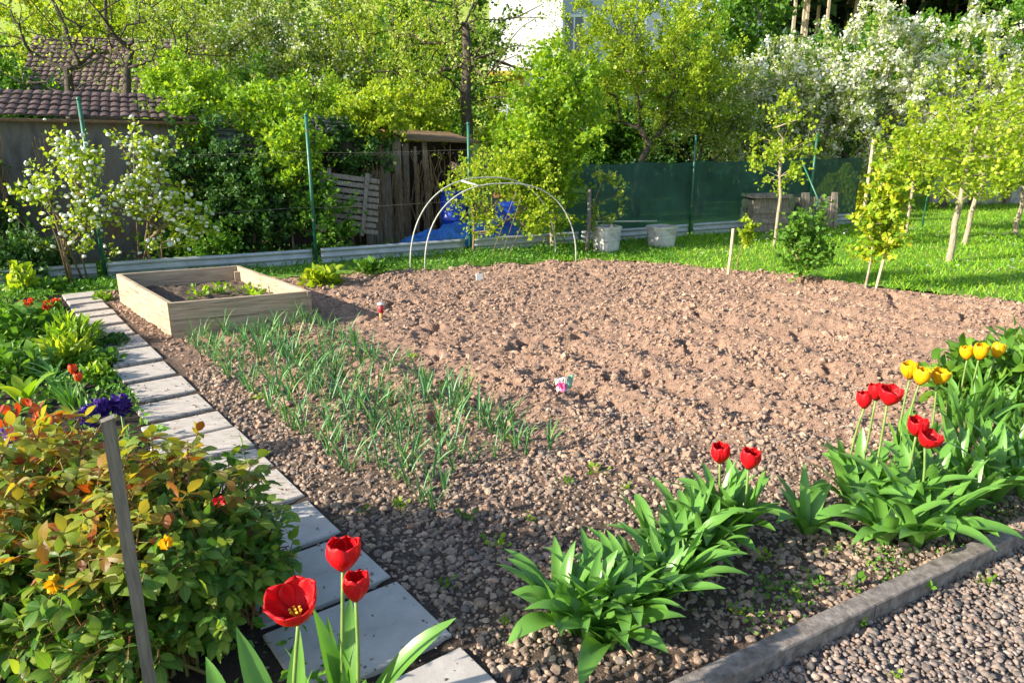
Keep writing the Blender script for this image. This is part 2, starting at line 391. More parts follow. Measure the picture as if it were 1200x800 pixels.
def net_material():
    m, t, b, out = new_mat('shade_netting')
    co = coords(t)
    c = ramp(t, noise_out(t, 3, 5, 0.6, co), [(0.3, (0.003, 0.034, 0.027)), (0.7, (0.012, 0.082, 0.058))])
    t.links.new(c, b.inputs["Base Color"]); b.inputs["Roughness"].default_value = 0.7
    tp = N(t, "ShaderNodeBsdfTransparent"); tp.inputs[0].default_value = (0.55, 0.85, 0.7, 1)
    mx = N(t, "ShaderNodeMixShader"); mx.inputs[0].default_value = 0.14
    bump(t, b, noise_out(t, 5, 4, 0.6, coords(t, (1, 1, .25))), 0.05, 0.7)
    t.links.new(b.outputs[0], mx.inputs[1]); t.links.new(tp.outputs[0], mx.inputs[2])
    t.links.new(mx.outputs[0], out.inputs[0])
    return m
M['net'] = net_material()
M['card_pink'] = plain_mat('card_pink', [(0.62, 0.06, 0.20), (0.7, 0.10, 0.28)], 40, 0.5, 0)
M['card_white'] = plain_mat('card_white', [(0.66, 0.66, 0.58), (0.78, 0.78, 0.72)], 40, 0.5, 0)
M['card_green'] = plain_mat('card_green', [(0.18, 0.36, 0.22), (0.3, 0.5, 0.35)], 40, 0.5, 0)
M['red_plastic'] = plain_mat('red_plastic', [(0.32, 0.02, 0.03), (0.42, 0.04, 0.05)], 40, 0.4, 0)
M['orange_clay'] = plain_mat('orange_clay', [(0.52, 0.20, 0.07), (0.62, 0.28, 0.10)], 30, 0.7, 0)
M['reddish'] = plain_mat('faded_red', [(0.32, 0.10, 0.07), (0.42, 0.16, 0.11)], 6, 0.7, 0.002)

# ------------------------------------------------------------------ plan of the garden
P0 = np.array((-0.053, 1.914)); DA = np.array((-0.607, 0.795)); DP = np.array((0.795, 0.607))
def AP(along, perp): return P0 + along * DA + perp * DP
def perp_of(x, y): return (x - P0[0]) * DP[0] + (y - P0[1]) * DP[1]
def along_of(x, y): return (x - P0[0]) * DA[0] + (y - P0[1]) * DA[1]
KZ = 0.05
ka = G(780, 800, KZ)[:2]; kb = G(1200, 605, KZ)[:2]
KD = unit(kb - ka); KN = np.array((-KD[1], KD[0]))      # KN points from the gravel to the bed
def kerb_of(x, y): return (x - ka[0]) * KN[0] + (y - ka[1]) * KN[1]
EX = np.array([-12, -4.9, -2.57, -0.6, 0.78, 1.37, 3.05, 5.06, 8.5]); EY = np.array([6.0, 7.4, 8.5, 9.1, 9.55, 9.7, 8.75, 7.13, 4.4])
def edge_y(x): return np.interp(x, EX, EY) + 0.10 * (vn(np.asarray(x) * 2.3, 0 * np.asarray(x), 5) - 0.5)
def fence_y(x): return 8.44 + 0.475 * (np.asarray(x) + 4.7)
FD = unit(np.array((1, 0.475))); FN = np.array((-FD[1], FD[0]))
FRZ = math.atan2(FD[1], FD[0])

def soil_h(x, y):
    x = np.asarray(x, float); y = np.asarray(y, float)
    p = perp_of(x, y); k = kerb_of(x, y)
    till = sstep(3.3, 4.3, y) * sstep(0.1, 0.8, p)
    h = 0.018 * (fbm(x * 1.5, y * 1.5, 1, 3) - 0.45)
    h += till * 0.030 * np.sin(2 * math.pi * (p / 0.55 + 0.35 * vn(x * .8, y * .8, 9))) * sstep(.25, .6, vn(x * .5 + 3, y * .5, 14))
    rough = 0.35 + 0.65 * till
    h += rough * (0.018 * (fbm(x * 4.6, y * 4.6, 2, 2) - 0.4) + 0.023 * (vn(x * 12, y * 12, 3) - 0.5) + 0.030 * (vn(x * 24, y * 24, 4) - 0.5) + 0.016 * (vn(x * 45, y * 45, 6) - 0.5))
    pit = sstep(0.685, 0.82, 0.5 * vn(x * 4.2, y * 4.2, 21) + 0.5 * vn(x * 11, y * 11, 22)) * till
    h -= 0.075 * pit
    h *= sstep(-0.02, 0.25, np.abs(p + 0.17) - 0.12) * 0.9 + 0.1
    h = h + 0.008
    h = h - 0.010 * sstep(-0.02, -0.06, p) * sstep(-.34, -.27, p)
    h = np.where(k < 0.15, h * sstep(0, 0.15, k), h)
    return h

# the ground: one sheet that runs out to the hills
ys = np.concatenate([np.linspace(-30, 20, 26), np.linspace(22, 60, 30), np.linspace(65, 400, 40)])
xs = np.linspace(-320, 320, 129)
X, Y = np.meshgrid(xs, ys)
Z = -0.30 + np.where(Y > 18, 0.20 * (Y - 18) * (0.94 + 0.12 * vn(X * .03, Y * .03, 3)), 0) + (Y > 20) * 0.5 * (vn(X * .2, Y * .2, 8) - .5)
mb = MB(); mb.grid(np.stack([X, Y, Z], -1).reshape(-1, 3), len(ys), len(xs))
tag(mb.build('ground', M['ground'], smooth=True), kind='structure')

# tilled soil
nr, nc = 880, 900
yy = 0.9 * (11.2 / 0.9) ** np.linspace(0, 1, nr)
uu = np.linspace(-1.25, 1.15, nc)
Y = np.repeat(yy[:, None], nc, 1); X = uu[None, :] * (Y * 0.95 + 0.55)
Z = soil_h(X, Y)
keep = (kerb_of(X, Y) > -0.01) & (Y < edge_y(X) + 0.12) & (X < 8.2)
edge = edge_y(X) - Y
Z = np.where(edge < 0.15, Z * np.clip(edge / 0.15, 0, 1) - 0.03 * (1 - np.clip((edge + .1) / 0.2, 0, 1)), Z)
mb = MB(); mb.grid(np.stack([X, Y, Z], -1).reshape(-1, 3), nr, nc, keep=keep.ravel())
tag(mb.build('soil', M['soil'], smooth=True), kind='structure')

# lawn
xs = np.linspace(-12, 22, 240); ys = np.linspace(4.0, 26, 160)
X, Y = np.meshgrid(xs, ys)
Z = 0.03 * (fbm(X * .9, Y * .9, 31, 3) - .5) - 0.012
keep = (Y > edge_y(X) - 0.05) & (kerb_of(X, Y) > 0)
mb = MB(); mb.grid(np.stack([X, Y, Z], -1).reshape(-1, 3), len(ys), len(xs), keep=keep.ravel())
tag(mb.build('lawn', M['lawn'], smooth=True), kind='structure')

# gravel path bed, beyond the kerb
mb = MB()
c4 = [ka + KD * a - KN * b for a, b in ((-3, 0.03), (9, 0.03), (9, 4.0), (-3, 4.0))]
mb.add([(p[0], p[1], -0.03) for p in c4], [(0, 3, 2, 1)])
tag(mb.build('gravel_path', M['gravel_bed']), kind='structure')

# stones
def ico(sub):
    import bmesh
    bm = bmesh.new(); bmesh.ops.create_icosphere(bm, subdivisions=sub, radius=1)
    V = np.array([v.co[:] for v in bm.verts]); F = np.array([[v.index for v in f.verts] for f in bm.faces]); bm.free()
    return V, F
ICO1, ICO2 = ico(1), ico(2)
def stones(mb, P, R, flat=0.65, sub=1, rough=0.22):
    n = len(P)
    if n == 0: return
    V0, F0 = ICO1 if sub == 1 else ICO2
    k = len(V0)
    nv = 24
    for g in range(nv):
        idx = np.arange(g, n, nv)
        if len(idx) == 0: continue
        Vt = V0 * (1 + rng.uniform(-rough, rough, (k, 1)))
        if sub == 2:
            d = unit(rng.normal(size=(9, 3))); hh = rng.uniform(1 - 2.2 * rough, 1.0, 9)
            Vt = V0 * np.minimum(1, np.min(hh[None] / np.maximum(V0 @ d.T, .05), 1))[:, None]
        m = len(idx)
        S = np.stack([rng.uniform(.75, 1.35, m), rng.uniform(.65, 1.05, m), flat * rng.uniform(.7, 1.2, m)], 1) * R[idx][:, None]
        a = rng.uniform(0, 2 * math.pi, m); tl = rng.normal(0, .25, m)
        V = Vt[None] * S[:, None, :]
        ct, st = np.cos(tl)[:, None], np.sin(tl)[:, None]
        V = np.stack([V[..., 0] * ct - V[..., 2] * st, V[..., 1], V[..., 0] * st + V[..., 2] * ct], -1)
        ca, sa = np.cos(a)[:, None], np.sin(a)[:, None]
        V = np.stack([V[..., 0] * ca - V[..., 1] * sa, V[..., 0] * sa + V[..., 1] * ca, V[..., 2]], -1)
        V += P[idx][:, None, :]
        F = F0[None] + (np.arange(m) * k)[:, None, None]
        mb.add(V.reshape(-1, 3), F.reshape(-1, 3))
# gravel beyond the kerb
a = rng.uniform(-0.4, 5.0, 52000); b = rng.uniform(0.065, 1.7, 52000)
keepm = rng.random(52000) < np.exp(-np.maximum(0, a - 2.2) * .5) * np.exp(-np.maximum(0, b - .9) * .8)
a, b = a[keepm], b[keepm]
P = ka[None] + KD[None] * a[:, None] - KN[None] * b[:, None]
R = rng.gamma(4, 0.0016, len(P)) + 0.003
mb = MB(); stones(mb, np.column_stack([P, -0.024 + rng.uniform(0, .012, len(P))]), R, 0.62, 2, 0.17)
tag(mb.build('gravel', M['gravel'], smooth=True), kind='stuff')
# pebbles lying in the near soil
n = 90000
x = rng.uniform(-2.2, 3.4, n); y = rng.uniform(1.3, 5.4, n)
p = perp_of(x, y); k = kerb_of(x, y)
dens = sstep(5.0, 2.7, y + 0.9 * (fbm(x * 2, y * 2, 40, 3) - .5)) * np.where((p > 0.02), 1, 0) * (k > 0.03)
dens = np.maximum(dens, 0.8 * np.exp(-((p - 0.12) / 0.25) ** 2) * (p > .015) * (y < 5.4))
dens *= 0.5 + 0.5 * sstep(0.35, 0.6, fbm(x * 3.5, y * 3.5, 44, 3))
s_ = rng.random(n) < dens
x, y = x[s_], y[s_]
R = np.minimum(rng.gamma(2.0, 0.0034, len(x)) + 0.0032, .028)
mb = MB(); stones(mb, np.column_stack([x, y, soil_h(x, y) + R * .18]), R, 0.66, 2, 0.22)
# stones between and beside the slabs of the path
al = rng.uniform(-0.5, 2.4, 2600); pe = rng.uniform(-0.55, 0.03, 2600)
q = P0[None] + DA[None] * al[:, None] + DP[None] * pe[:, None]
R = rng.gamma(5, 0.0016, 2600) + 0.004
stones(mb, np.column_stack([q, soil_h(q[:, 0], q[:, 1]) - .006]), R * .7, 0.6, 1, 0.2)
al = rng.uniform(-0.5, 7.0, 700); pe = -np.abs(rng.normal(0, .10, 700)) - .01
pe = np.where(rng.random(700) < .4, -.34 - pe * .5, pe); q = P0[None] + DA[None] * al[:, None] + DP[None] * pe[:, None]
stones(mb, np.column_stack([q, np.full(700, .025)]), rng.uniform(.0015, .006, 700), .7, 1, .3)
tag(mb.build('pebbles', M['pebble']), kind='stuff')
# clods of the tilled soil
n = 230000
x = rng.uniform(-5, 7.5, n); y = rng.uniform(2.6, 10.0, n)
p = perp_of(x, y)
dens = (p > 0.05) * (y < edge_y(x) - .05) * (kerb_of(x, y) > .2) * sstep(2.6, 4.2, y) * (0.25 + 0.75 * sstep(.35, .65, fbm(x * 2.2, y * 2.2, 60, 3)))
s_ = rng.random(n) < dens
x, y = x[s_], y[s_]
R = np.minimum(rng.gamma(1.7, 0.0040, len(x)) + 0.0035, .034)
big = rng.random(len(x)) < .002; R[big] = rng.uniform(.028, .042, big.sum())
mb = MB(); stones(mb, np.column_stack([x, y, soil_h(x, y) + R * .10]), R, 0.7, 1, 0.42)
tag(mb.build('soil_clods', M['clod']), kind='stuff')

# kerb
mb = MB()
kt = 0.072
L0 = -1.1
for i in range(7):
    a0 = L0 + i * 1.0; a1 = a0 + 0.994
    na = 12; prof = [(-kt, -0.10), (-kt, KZ - .005), (-kt + .004, KZ), (-.004, KZ), (0, KZ - .005), (0, -0.10)]
    aa = np.linspace(a0, a1, na)
    V = np.array([[(*(ka + KD * a_ + KN * (q[0] + .0022 * (vn(a_ * 9, j * 3.3, 70) - .5))), q[1] + 0.002 * (vn(a_ * 6, j * 1.7, 71) - .5)) for j, q in enumerate(prof)] for a_ in aa])
    mb.grid(V.reshape(-1, 3), na, len(prof))
    for e in (0, na - 1):
        mb.add(V[e], [(0, 1, 2, 3), (0, 3, 4, 5)] if e else [(3, 2, 1, 0), (5, 4, 3, 0)])
tag(mb.build('kerb', M['kerb']), kind='structure')

# ------------------------------------------------------------------ paving slabs of the path
near = [-0.63, -0.20, 0.255, 0.68, 1.10, 1.50, 1.90, 2.20]
nearlen = [.38, .385, .38, .375, .34, .35, .26, .31]
far = [2.544, 2.919, 3.311, 3.763, 4.188, 4.648, 5.093, 5.538, 5.93, 6.21, 6.569, 6.861]
fend = [f - 0.088 for f in far[1:]] + [7.115]
slabs = [(a_, a_ + l) for a_, l in zip(near, nearlen)] + list(zip(far, fend))
slab_label = {0: "grey concrete paving slab cut by the bottom edge, nearest of the path", 1: "grey slab with only its corner showing, next to the last before the tulips' feet",
              2: "wide grey paving slab behind the three red tulips, with a small dirt mark", 3: "bluish grey slab directly behind the highest red tulip",
              4: "grey slab half hidden by the right side of the orange-tipped rose bush", 19: "farthest pale slab of the path beside the white flowering shrubs"}
slab_label[1] = "grey concrete slab with its corner pointing at the bottom edge of the picture"
for i, (a0, a1) in enumerate(slabs):
    wd = np.interp(0.5 * (a0 + a1), [0, 2.4, 3.4, 7], [0.52, 0.46, 0.345, 0.29])
    off = rng.uniform(-.006, .008); tw = rng.uniform(-.012, .012)
    zt = 0.023 + rng.uniform(-.003, .004)
    nb = 0.006
    ctr = np.array([*AP((a0 + a1) / 2, off - wd / 2), 0])
    hx, hy = wd / 2, (a1 - a0) / 2
    rings = [(0, -0.07), (0, zt - nb), (nb, zt)]
    V = []
    for (ins, z) in rings:
        for sx, sy in ((-1, -1), (1, -1), (1, 1), (-1, 1)):
            px_, py_ = sx * (hx - ins), sy * (hy - ins)
            px_, py_ = px_ - tw * py_, py_ + tw * px_
            q = np.array((DP[0] * px_ + DA[0] * py_, DP[1] * px_ + DA[1] * py_))
            V.append((ctr[0] + q[0], ctr[1] + q[1], z + 0.008 * px_ * rng.uniform(-1, 1) if False else z))
    F = []
    for r_ in range(2):
        for j in range(4): F.append((r_ * 4 + j, r_ * 4 + (j + 1) % 4, (r_ + 1) * 4 + (j + 1) % 4, (r_ + 1) * 4 + j))
    F.append((8, 9, 10, 11))
    mb = MB(); mb.add(np.array(V) - ctr, F)
    o = mb.build('paving_slab', M['slab'] if i < 5 else M['slab_grain'])
    o.location = ctr
    tag(o, slab_label.get(i, "pale weathered slab in the middle stretch of the stepping path, between two slabs like it" if i >= 8 else "path slab hidden mostly behind the orange-tipped rose bush"),
        "paving slab", "slabs of the garden path")

# ------------------------------------------------------------------ plants: shared tools
LT_DIAMOND = (np.array([(0, 0, 0), (.42, -1, .07), (1, 0, -.03), (.42, 1, .07)], float), np.array([(0, 1, 2), (0, 2, 3)]))
LT_LEAF = (np.array([(0, 0, 0), (.22, -.75, .05), (.25, 0, .03), (.22, .75, .05), (.55, -1, .05), (.58, 0, .02), (.55, 1, .05), (.82, -.6, -.02), (.84, 0, -.04), (.82, .6, -.02), (1.05, 0, -.13)], float),
           np.array([(0, 1, 2), (0, 2, 3), (1, 4, 5), (1, 5, 2), (2, 5, 6), (2, 6, 3), (4, 7, 8), (4, 8, 5), (5, 8, 9), (5, 9, 6), (7, 10, 8), (8, 10, 9)]))
LT_BLADE = (np.array([(0, -1, 0), (0, 1, 0), (.55, .7, .05), (.55, -.7, .05), (1, 0, -.12)], float), np.array([(0, 1, 2), (0, 2, 3), (3, 2, 4)]))
def leaves(mb, P, D, Nn, L, Wd, tm=LT_DIAMOND, tex=False):
    P = np.asarray(P, float); n = len(P)
    if n == 0: return
    V0, F0 = tm; k = len(V0)
    Xa = unit(D); Za = Nn - (np.sum(Nn * Xa, 1, keepdims=True)) * Xa
    Za = unit(Za + 1e-6); Ya = np.cross(Za, Xa)
    L = np.broadcast_to(L, (n,)).astype(float); Wd = np.broadcast_to(Wd, (n,)).astype(float)
    V = P[:, None, :] + (V0[None, :, 0, None] * L[:, None, None]) * Xa[:, None, :] + (V0[None, :, 1, None] * Wd[:, None, None]) * Ya[:, None, :] + (V0[None, :, 2, None] * L[:, None, None]) * Za[:, None, :]
    F = F0[None] + (np.arange(n) * k)[:, None, None]
    mb.add(V.reshape(-1, 3), F.reshape(-1, F0.shape[1]), np.tile(V0[:, :2], (n, 1)) if tex else None)
def rdir(n, up=0.0, out=None, wout=0.0):
    d = rng.normal(size=(n, 3)); d = unit(d)
    d[:, 2] += up
    if out is not None: d = d + wout * out
    return unit(d)
def in_ell(n, c, r, bias=0.45):
    d = unit(rng.normal(size=(n, 3)))
    return np.array(c) + d * (rng.random((n, 1)) ** bias) * np.array(r)

def skeleton(base, top, targets, r_base, mb, r_tip=0.004, jit=0.12, trunk_n=6, sway=0.05):
    """woody frame from the base to all targets: every target joins the nearest limb"""
    nodes = []; par = []
    base = np.array(base, float); top = np.array(top, float)
    for i in range(trunk_n + 1):
        f = i / trunk_n
        p = base + (top - base) * f
        if 0 < i: p = p + np.array((rng.normal(0, sway), rng.normal(0, sway), 0)) * f ** .5 * .6 * min(1, abs(top[2] - base[2]) / 2.5)
        nodes.append(p); par.append(i - 1)
    tg = np.array(targets); order = np.argsort(np.linalg.norm(tg - top, axis=1))
    cost = [0.0] * len(nodes)
    tips = []; tdir = np.zeros((len(tg), 3))
    for ti in order:
        q = tg[ti]; A = np.array(nodes)
        d = np.linalg.norm(A - q, axis=1)
        up = np.maximum(0, A[:, 2] - q[2])
        s = d + 0.25 * np.array(cost) + 0.8 * up
        s[0] += 1.0
        j = int(np.argmin(s)); a = nodes[j]; L = d[j]
        m = max(1, int(L / 0.28)); prev = j
        for e in range(1, m + 1):
            f = e / m
            p = a + (q - a) * f
            if e < m: p = p + rng.normal(0, jit * L / m, 3) + np.array((0, 0, 0.10 * L * math.sin(math.pi * f)))
            nodes.append(p); par.append(prev); cost.append(cost[prev] + L / m); prev = len(nodes) - 1
        tdir[ti] = q - nodes[par[prev]]
        tips.append(prev)
    cnt = np.zeros(len(nodes))
    for tnode in tips:
        j = tnode
        while j >= 0: cnt[j] += 1; j = par[j]
    rr = r_tip * np.maximum(cnt, 1) ** 0.5
    rr = np.minimum(rr, r_base)
    lin = np.linspace(1, 0.62, trunk_n + 1)
    for i in range(trunk_n + 1): rr[i] = max(rr[i], r_base * lin[i])
    kids = [[] for _ in nodes]
    for i, p_ in enumerate(par):
        if p_ >= 0: kids[p_].append(i)
    # long chains become tubes
    done = set()
    stack = [(0, None)]
    while stack:
        st, pr = stack.pop()
        ch = [] if pr is None else [pr]
        cur = st
        ch.append(cur)
        while kids[cur]:
            ks = sorted(kids[cur], key=lambda q: -cnt[q] - (0.5 if q == cur + 1 else 0))
            for o_ in ks[1:]: stack.append((o_, cur))
            cur = ks[0]; ch.append(cur)
        if len(ch) > 1:
            R = np.array([rr[c_] for c_ in ch])
            if pr is not None: R[0] = min(R[0], R[1] * 1.15)
            mb.tube([nodes[c_] for c_ in ch], R, 8 if R.max() > .03 else (5 if R.max() > .009 else 4), cap=False)
    return unit(tdir + 1e-4)

def crown_leaves(mb, targets, nleaf, spread, L, up=0.15, center=None, flat=1.0, tm=LT_DIAMOND, droop=0.0, w=0.45, ax=None):
    T = np.repeat(np.array(targets), nleaf, 0)
    o = rng.normal(size=T.shape); o *= (rng.random((len(T), 1)) ** .33) / np.maximum(np.linalg.norm(o, axis=1, keepdims=True), 1e-6)
    o[:, 2] *= flat
    if ax is not None:
        # twigs: each spray is a few short shoots that leave the branch end, leaves strung along them
        nt = 4
        A = ax[:, None, :] + rng.normal(0, .55, (len(ax), nt, 3)) + np.array((0, 0, .25)); A = unit(A)
        sel = rng.integers(0, nt, len(T)); ti_ = np.repeat(np.arange(len(targets)), nleaf)
        a_ = A[ti_, sel]; ln = rng.uniform(-.5, 1.5, (len(T), 1)) * spread
        P = T + a_ * ln + o * spread * .30
    else:
        P = T + o * spread
    out = unit(o) if center is None else unit(P - np.array(center))
    D = rdir(len(P), up - droop, out, .6)
    Nn = rdir(len(P), .9)
    Ls = L * rng.uniform(.6, 1.25, len(P))
    leaves(mb, P, D, Nn, Ls, Ls * w, tm)

def tree(name, label, cat, base, trunk_h, clumps, nsub, nleaf, L, leaf, bark, r_base, spread=.22, group=None, lean=(0, 0), r_tip=.004, blossom=None, bl_n=0, bl_L=.04, up=.1, w=.45, parts=('trunk', 'crown', 'blossom'), trunk_n=6):
    base = np.array(base, float)
    t = thing(name, label, cat, base, group)
    tg = []
    tot = sum(c[3] * c[4] * c[5] for c in clumps) ** 1
    for c in clumps:
        n = max(3, int(round(nsub * c[3] * c[4] * c[5] / tot)))
        tg.append(in_ell(n, base + np.array(c[:3]), c[3:6]))
    tg = np.concatenate(tg)
    tg = tg[tg[:, 2] > base[2] + .05]
    mb = MB()
    ax = skeleton(base - np.array((0, 0, .05)), base + np.array((lean[0], lean[1], trunk_h)), tg, r_base, mb, r_tip, trunk_n=trunk_n)
    mb.build(parts[0], M[bark], t, smooth=True)
    if nleaf:
        mb = MB(); crown_leaves(mb, tg, nleaf, spread, L, up, base + np.array((0, 0, trunk_h)), w=w, ax=ax)
        mb.build(parts[1], M[leaf], t)
    if blossom:
        mb = MB(); crown_leaves(mb, tg, bl_n, spread * 1.05, bl_L, .4, base + np.array((0, 0, trunk_h)), w=.6, ax=ax)
        mb.build(parts[2], M[blossom], t)
    return t

# ------------------------------------------------------------------ far background: hillside wood, houses, roofs
mb = MB(); mt = MB()
for i in range(360):
    x = rng.uniform(12, 80); y = 44 + 40 * rng.random() ** 1.3
    if x < 0.275 * y: continue
    z = 0.20 * (y - 18) - .3; h = rng.uniform(13, 19)
    P = np.array([(x, y, z), (x, y, z + h)])
    mt.tube(P, [rng.uniform(.07, .13), .03], 5, False)
    n = 420
    lo_ = .26 if y < 50 else .04
    f = rng.random(n) ** .8 * (1 - lo_) + lo_
    rr = (1.05 - f) * rng.uniform(2.2, 3.2) * rng.random(n) ** .4
    a = rng.uniform(0, 6.283, n)
    Q = np.stack([x + rr * np.cos(a), y + rr * np.sin(a), z + h * f - .25 * rr], 1)
    leaves(mb, Q, np.stack([np.cos(a), np.sin(a), np.full(n, -.35)], 1) + rng.normal(0, .2, (n, 3)), rdir(n, 1.5), rng.uniform(.7, 1.3, n), .28)
n = 60000
x = rng.uniform(11, 80, n); y = rng.uniform(43, 84, n); s_ = x > .268 * y; x, y = x[s_], y[s_]; n = len(x)
leaves(mb, np.stack([x, y, .20 * (y - 18) - .6 + rng.random(n) ** 2 * 2.2], 1), rdir(n, .3), rdir(n, .8), rng.uniform(.25, .5, n), .14)
fo = mb.build('forest', M['needle']); tag(fo, kind='stuff')
tk = mt.build('forest_trunks', M['bark_pale']); tag(tk, kind='stuff'); tk.parent = fo

# tiled roof builder: courses of curved tiles on a slope from eave e0-e1 to ridge r0-r1
def tile_roof(mb, e0, e1, r0, r1, ncol, nrow, rise=.02, thick=.025):
    e0, e1, r0, r1 = [np.array(q, float) for q in (e0, e1, r0, r1)]
    nrm = unit(np.cross(e1 - e0, r0 - e0))
    for i in range(nrow):
        for j in range(ncol):
            u0, u1 = j / ncol, (j + 1) / ncol
            v0, v1 = i / nrow, (i + 1.12) / nrow
            jit = rng.normal(0, .004)
            pts = []
            for (v, lift) in ((v0, thick), (v1, 0.0)):
                for q in range(5):
                    u = u0 + (u1 - u0) * q / 4 * 0.97
                    b_ = e0 + (e1 - e0) * u + (r0 + (r1 - r0) * u - e0 - (e1 - e0) * u) * v
                    pts.append(b_ + nrm * (lift + jit + rise * math.sin(math.pi * q / 4)))
            for q in range(5): pts.append(np.array(pts[q]) - nrm * thick * .9)
            mb.add(pts, [(q, q + 1, 5 + q + 1, 5 + q) for q in range(4)] + [(10 + q, 10 + q + 1, q + 1, q) for q in range(4)])

def wall_pt(x, off=1.45): return np.array((x, float(fence_y(x)) + off))

# shed A: low plastered shed with a brown tiled roof, far left
xa0, xa1 = -9.6, -4.25
A0, A1 = wall_pt(xa0), wall_pt(xa1)
zA = 1.78
t = thing('garden_shed', 'low shed with dark stained plaster wall and brown tiled roof, behind the white flowering shrubs', 'shed', (*A0, 0))
mb = MB()
mid = (A0 + A1) / 2 + FN * .6
mb.box((*mid, zA / 2 - .03), (np.linalg.norm(A1 - A0), 1.2, zA + .05), FRZ)
mb.build('wall', M['plaster'], t)
mb = MB()
ov = FN * -.16
def p3(p, z): return (p[0], p[1], z)
tile_roof(mb, p3(A0 - FD * .2 + ov, zA + .09), p3(A1 + FD * .12 + ov, zA - .02), p3(A0 - FD * .2 + FN * 1.1, zA + .43), p3(A1 + FD * .12 + FN * 1.1, zA + .32), 56, 5, .014)
mb.build('roof', M['tile'], t)
mb = MB()
a_, b_ = A0 - FD * .2 + ov * .8, A1 + FD * .12 + ov * .8
mb.tube([p3(a_, zA + .045), p3((a_ + b_) / 2, zA - .0), p3(b_, zA - .06)], .022, 6)
mb.build('gutter', M['brown_wood'], t)
# second roof behind it
B0 = np.array((-10.7, 17.2)); B1 = np.array((-6.6, 18.2))
bd = unit(B1 - B0); bn = np.array((-bd[1], bd[0])); brz = math.atan2(bd[1], bd[0])
t = thing('outbuilding', 'long outbuilding with a pale pink tiled roof behind the bare dark trees', 'outbuilding', (*B0, 0))
mb = MB(); mb.box((*((B0 + B1) / 2 + bn * 1.5), 1.1), (np.linalg.norm(B1 - B0), 3.0, 2.4), brz); mb.build('wall', M['plaster'], t)
mb = MB()
tile_roof(mb, p3(B0 - bn * .25 - bd * .2, 2.25), p3(B1 - bn * .25 + bd * .2, 2.25), p3(B0 + bn * 1.7 - bd * .2, 3.75), p3(B1 + bn * 1.7 + bd * .2, 3.75), 34, 14, .02, .035)
mb.build('roof', M['tile_pale'], t)
# shed B: dark boarded shed with a sagging slate roof
C0, C1 = wall_pt(-4.0, 1.6), wall_pt(-2.25, 1.6)
t = thing('wooden_shed', 'small dark boarded shed with sagging slate roof, overgrown, left of the slatted pallet', 'shed', (*C0, 0))
mb = MB()
nb = 13
for i in range(nb):
    q = C0 + (C1 - C0) * (i + .5) / nb
    mb.box((q[0], q[1] + rng.uniform(-.006, .006), .74), (1.97 / nb * .95, .03, 1.5), FRZ)
mid = (C0 + C1) / 2 + FN * .85
mb.box((*mid, .70), (1.9, 1.6, 1.42), FRZ)
mb.build('wall', M['dark_wood'], t)
mb = MB()
tile_roof(mb, p3(C0 - FN * .25 - FD * .1, 1.50), p3(C1 - FN * .25 + FD * .1, 1.42), p3(C0 + FN * 1.1 - FD * .1, 1.92), p3(C1 + FN * 1.1 + FD * .1, 1.82), 18, 7, .006)
mb.build('roof', M['tile_grey'], t)
mb = MB()
a_, b_ = C0 - FN * .27 - FD * .1, C1 - FN * .27 + FD * .1
mb.box((*((a_ + b_) / 2), 1.41), (2.2, .025, .11), FRZ); mb.build('fascia', M['dark_wood'], t)
# shed C: lean-to of old planks with dark open front
D0, D1 = wall_pt(-2.12, 1.3), wall_pt(-0.62, 1.3)
t = thing('plank_shed', 'tumbledown shed of grey upright planks with brown board roof, hung with dry vines', 'shed', (*D0, 0))
mb = MB()
for i, (f, wd, h) in enumerate([(.02, .13, 1.42), (.10, .10, 1.5), (.18, .15, 1.38), (.29, .12, 1.52), (.37, .09, 1.45), (.46, .05, 1.4)]):
    q = D0 + (D1 - D0) * f
    mb.box((q[0], q[1] - .02 * (i % 2), h / 2), (wd, .028, h), FRZ + rng.uniform(-.05, .05), jit=.008)
mb.build('wall', M['old_wood'], t)
mb = MB()
mid = (D0 + D1) / 2 + FN * 1.0
mb.box((*mid, .72), (1.75, .05, 1.46), FRZ)
for e in (D0, D1): mb.box((*(e + FN * .5), .72), (.04, 1.0, 1.46), FRZ)
mb.build('back_wall', M['dark_wood'], t)
mb = MB()
for i in range(4):
    q = (D0 + D1) / 2 + FN * (-.12 + .33 * i)
    c_, s_ = math.cos(FRZ), math.sin(FRZ)
    tl = -.05
    ax = [(c_ * math.cos(tl), s_ * math.cos(tl), math.sin(tl)), (-s_, c_, .1), (0, -.1, 1)]
    q = q + FD * .28; mb.box((q[0], q[1], 1.50 + .035 * i), (1.15, .32, .028), axes=ax)
mb.build('roof', M['brown_wood'], t)
for f in (.55, .99):
    q = D0 + (D1 - D0) * f - FN * .03
    mb = MB(); mb.tube([(q[0], q[1], -.02), (q[0] + .02, q[1], .8), (q[0] - .02, q[1], 1.52)], [.05, .045, .04], 7); mb.build('post', M['bark_pale'], t, True)

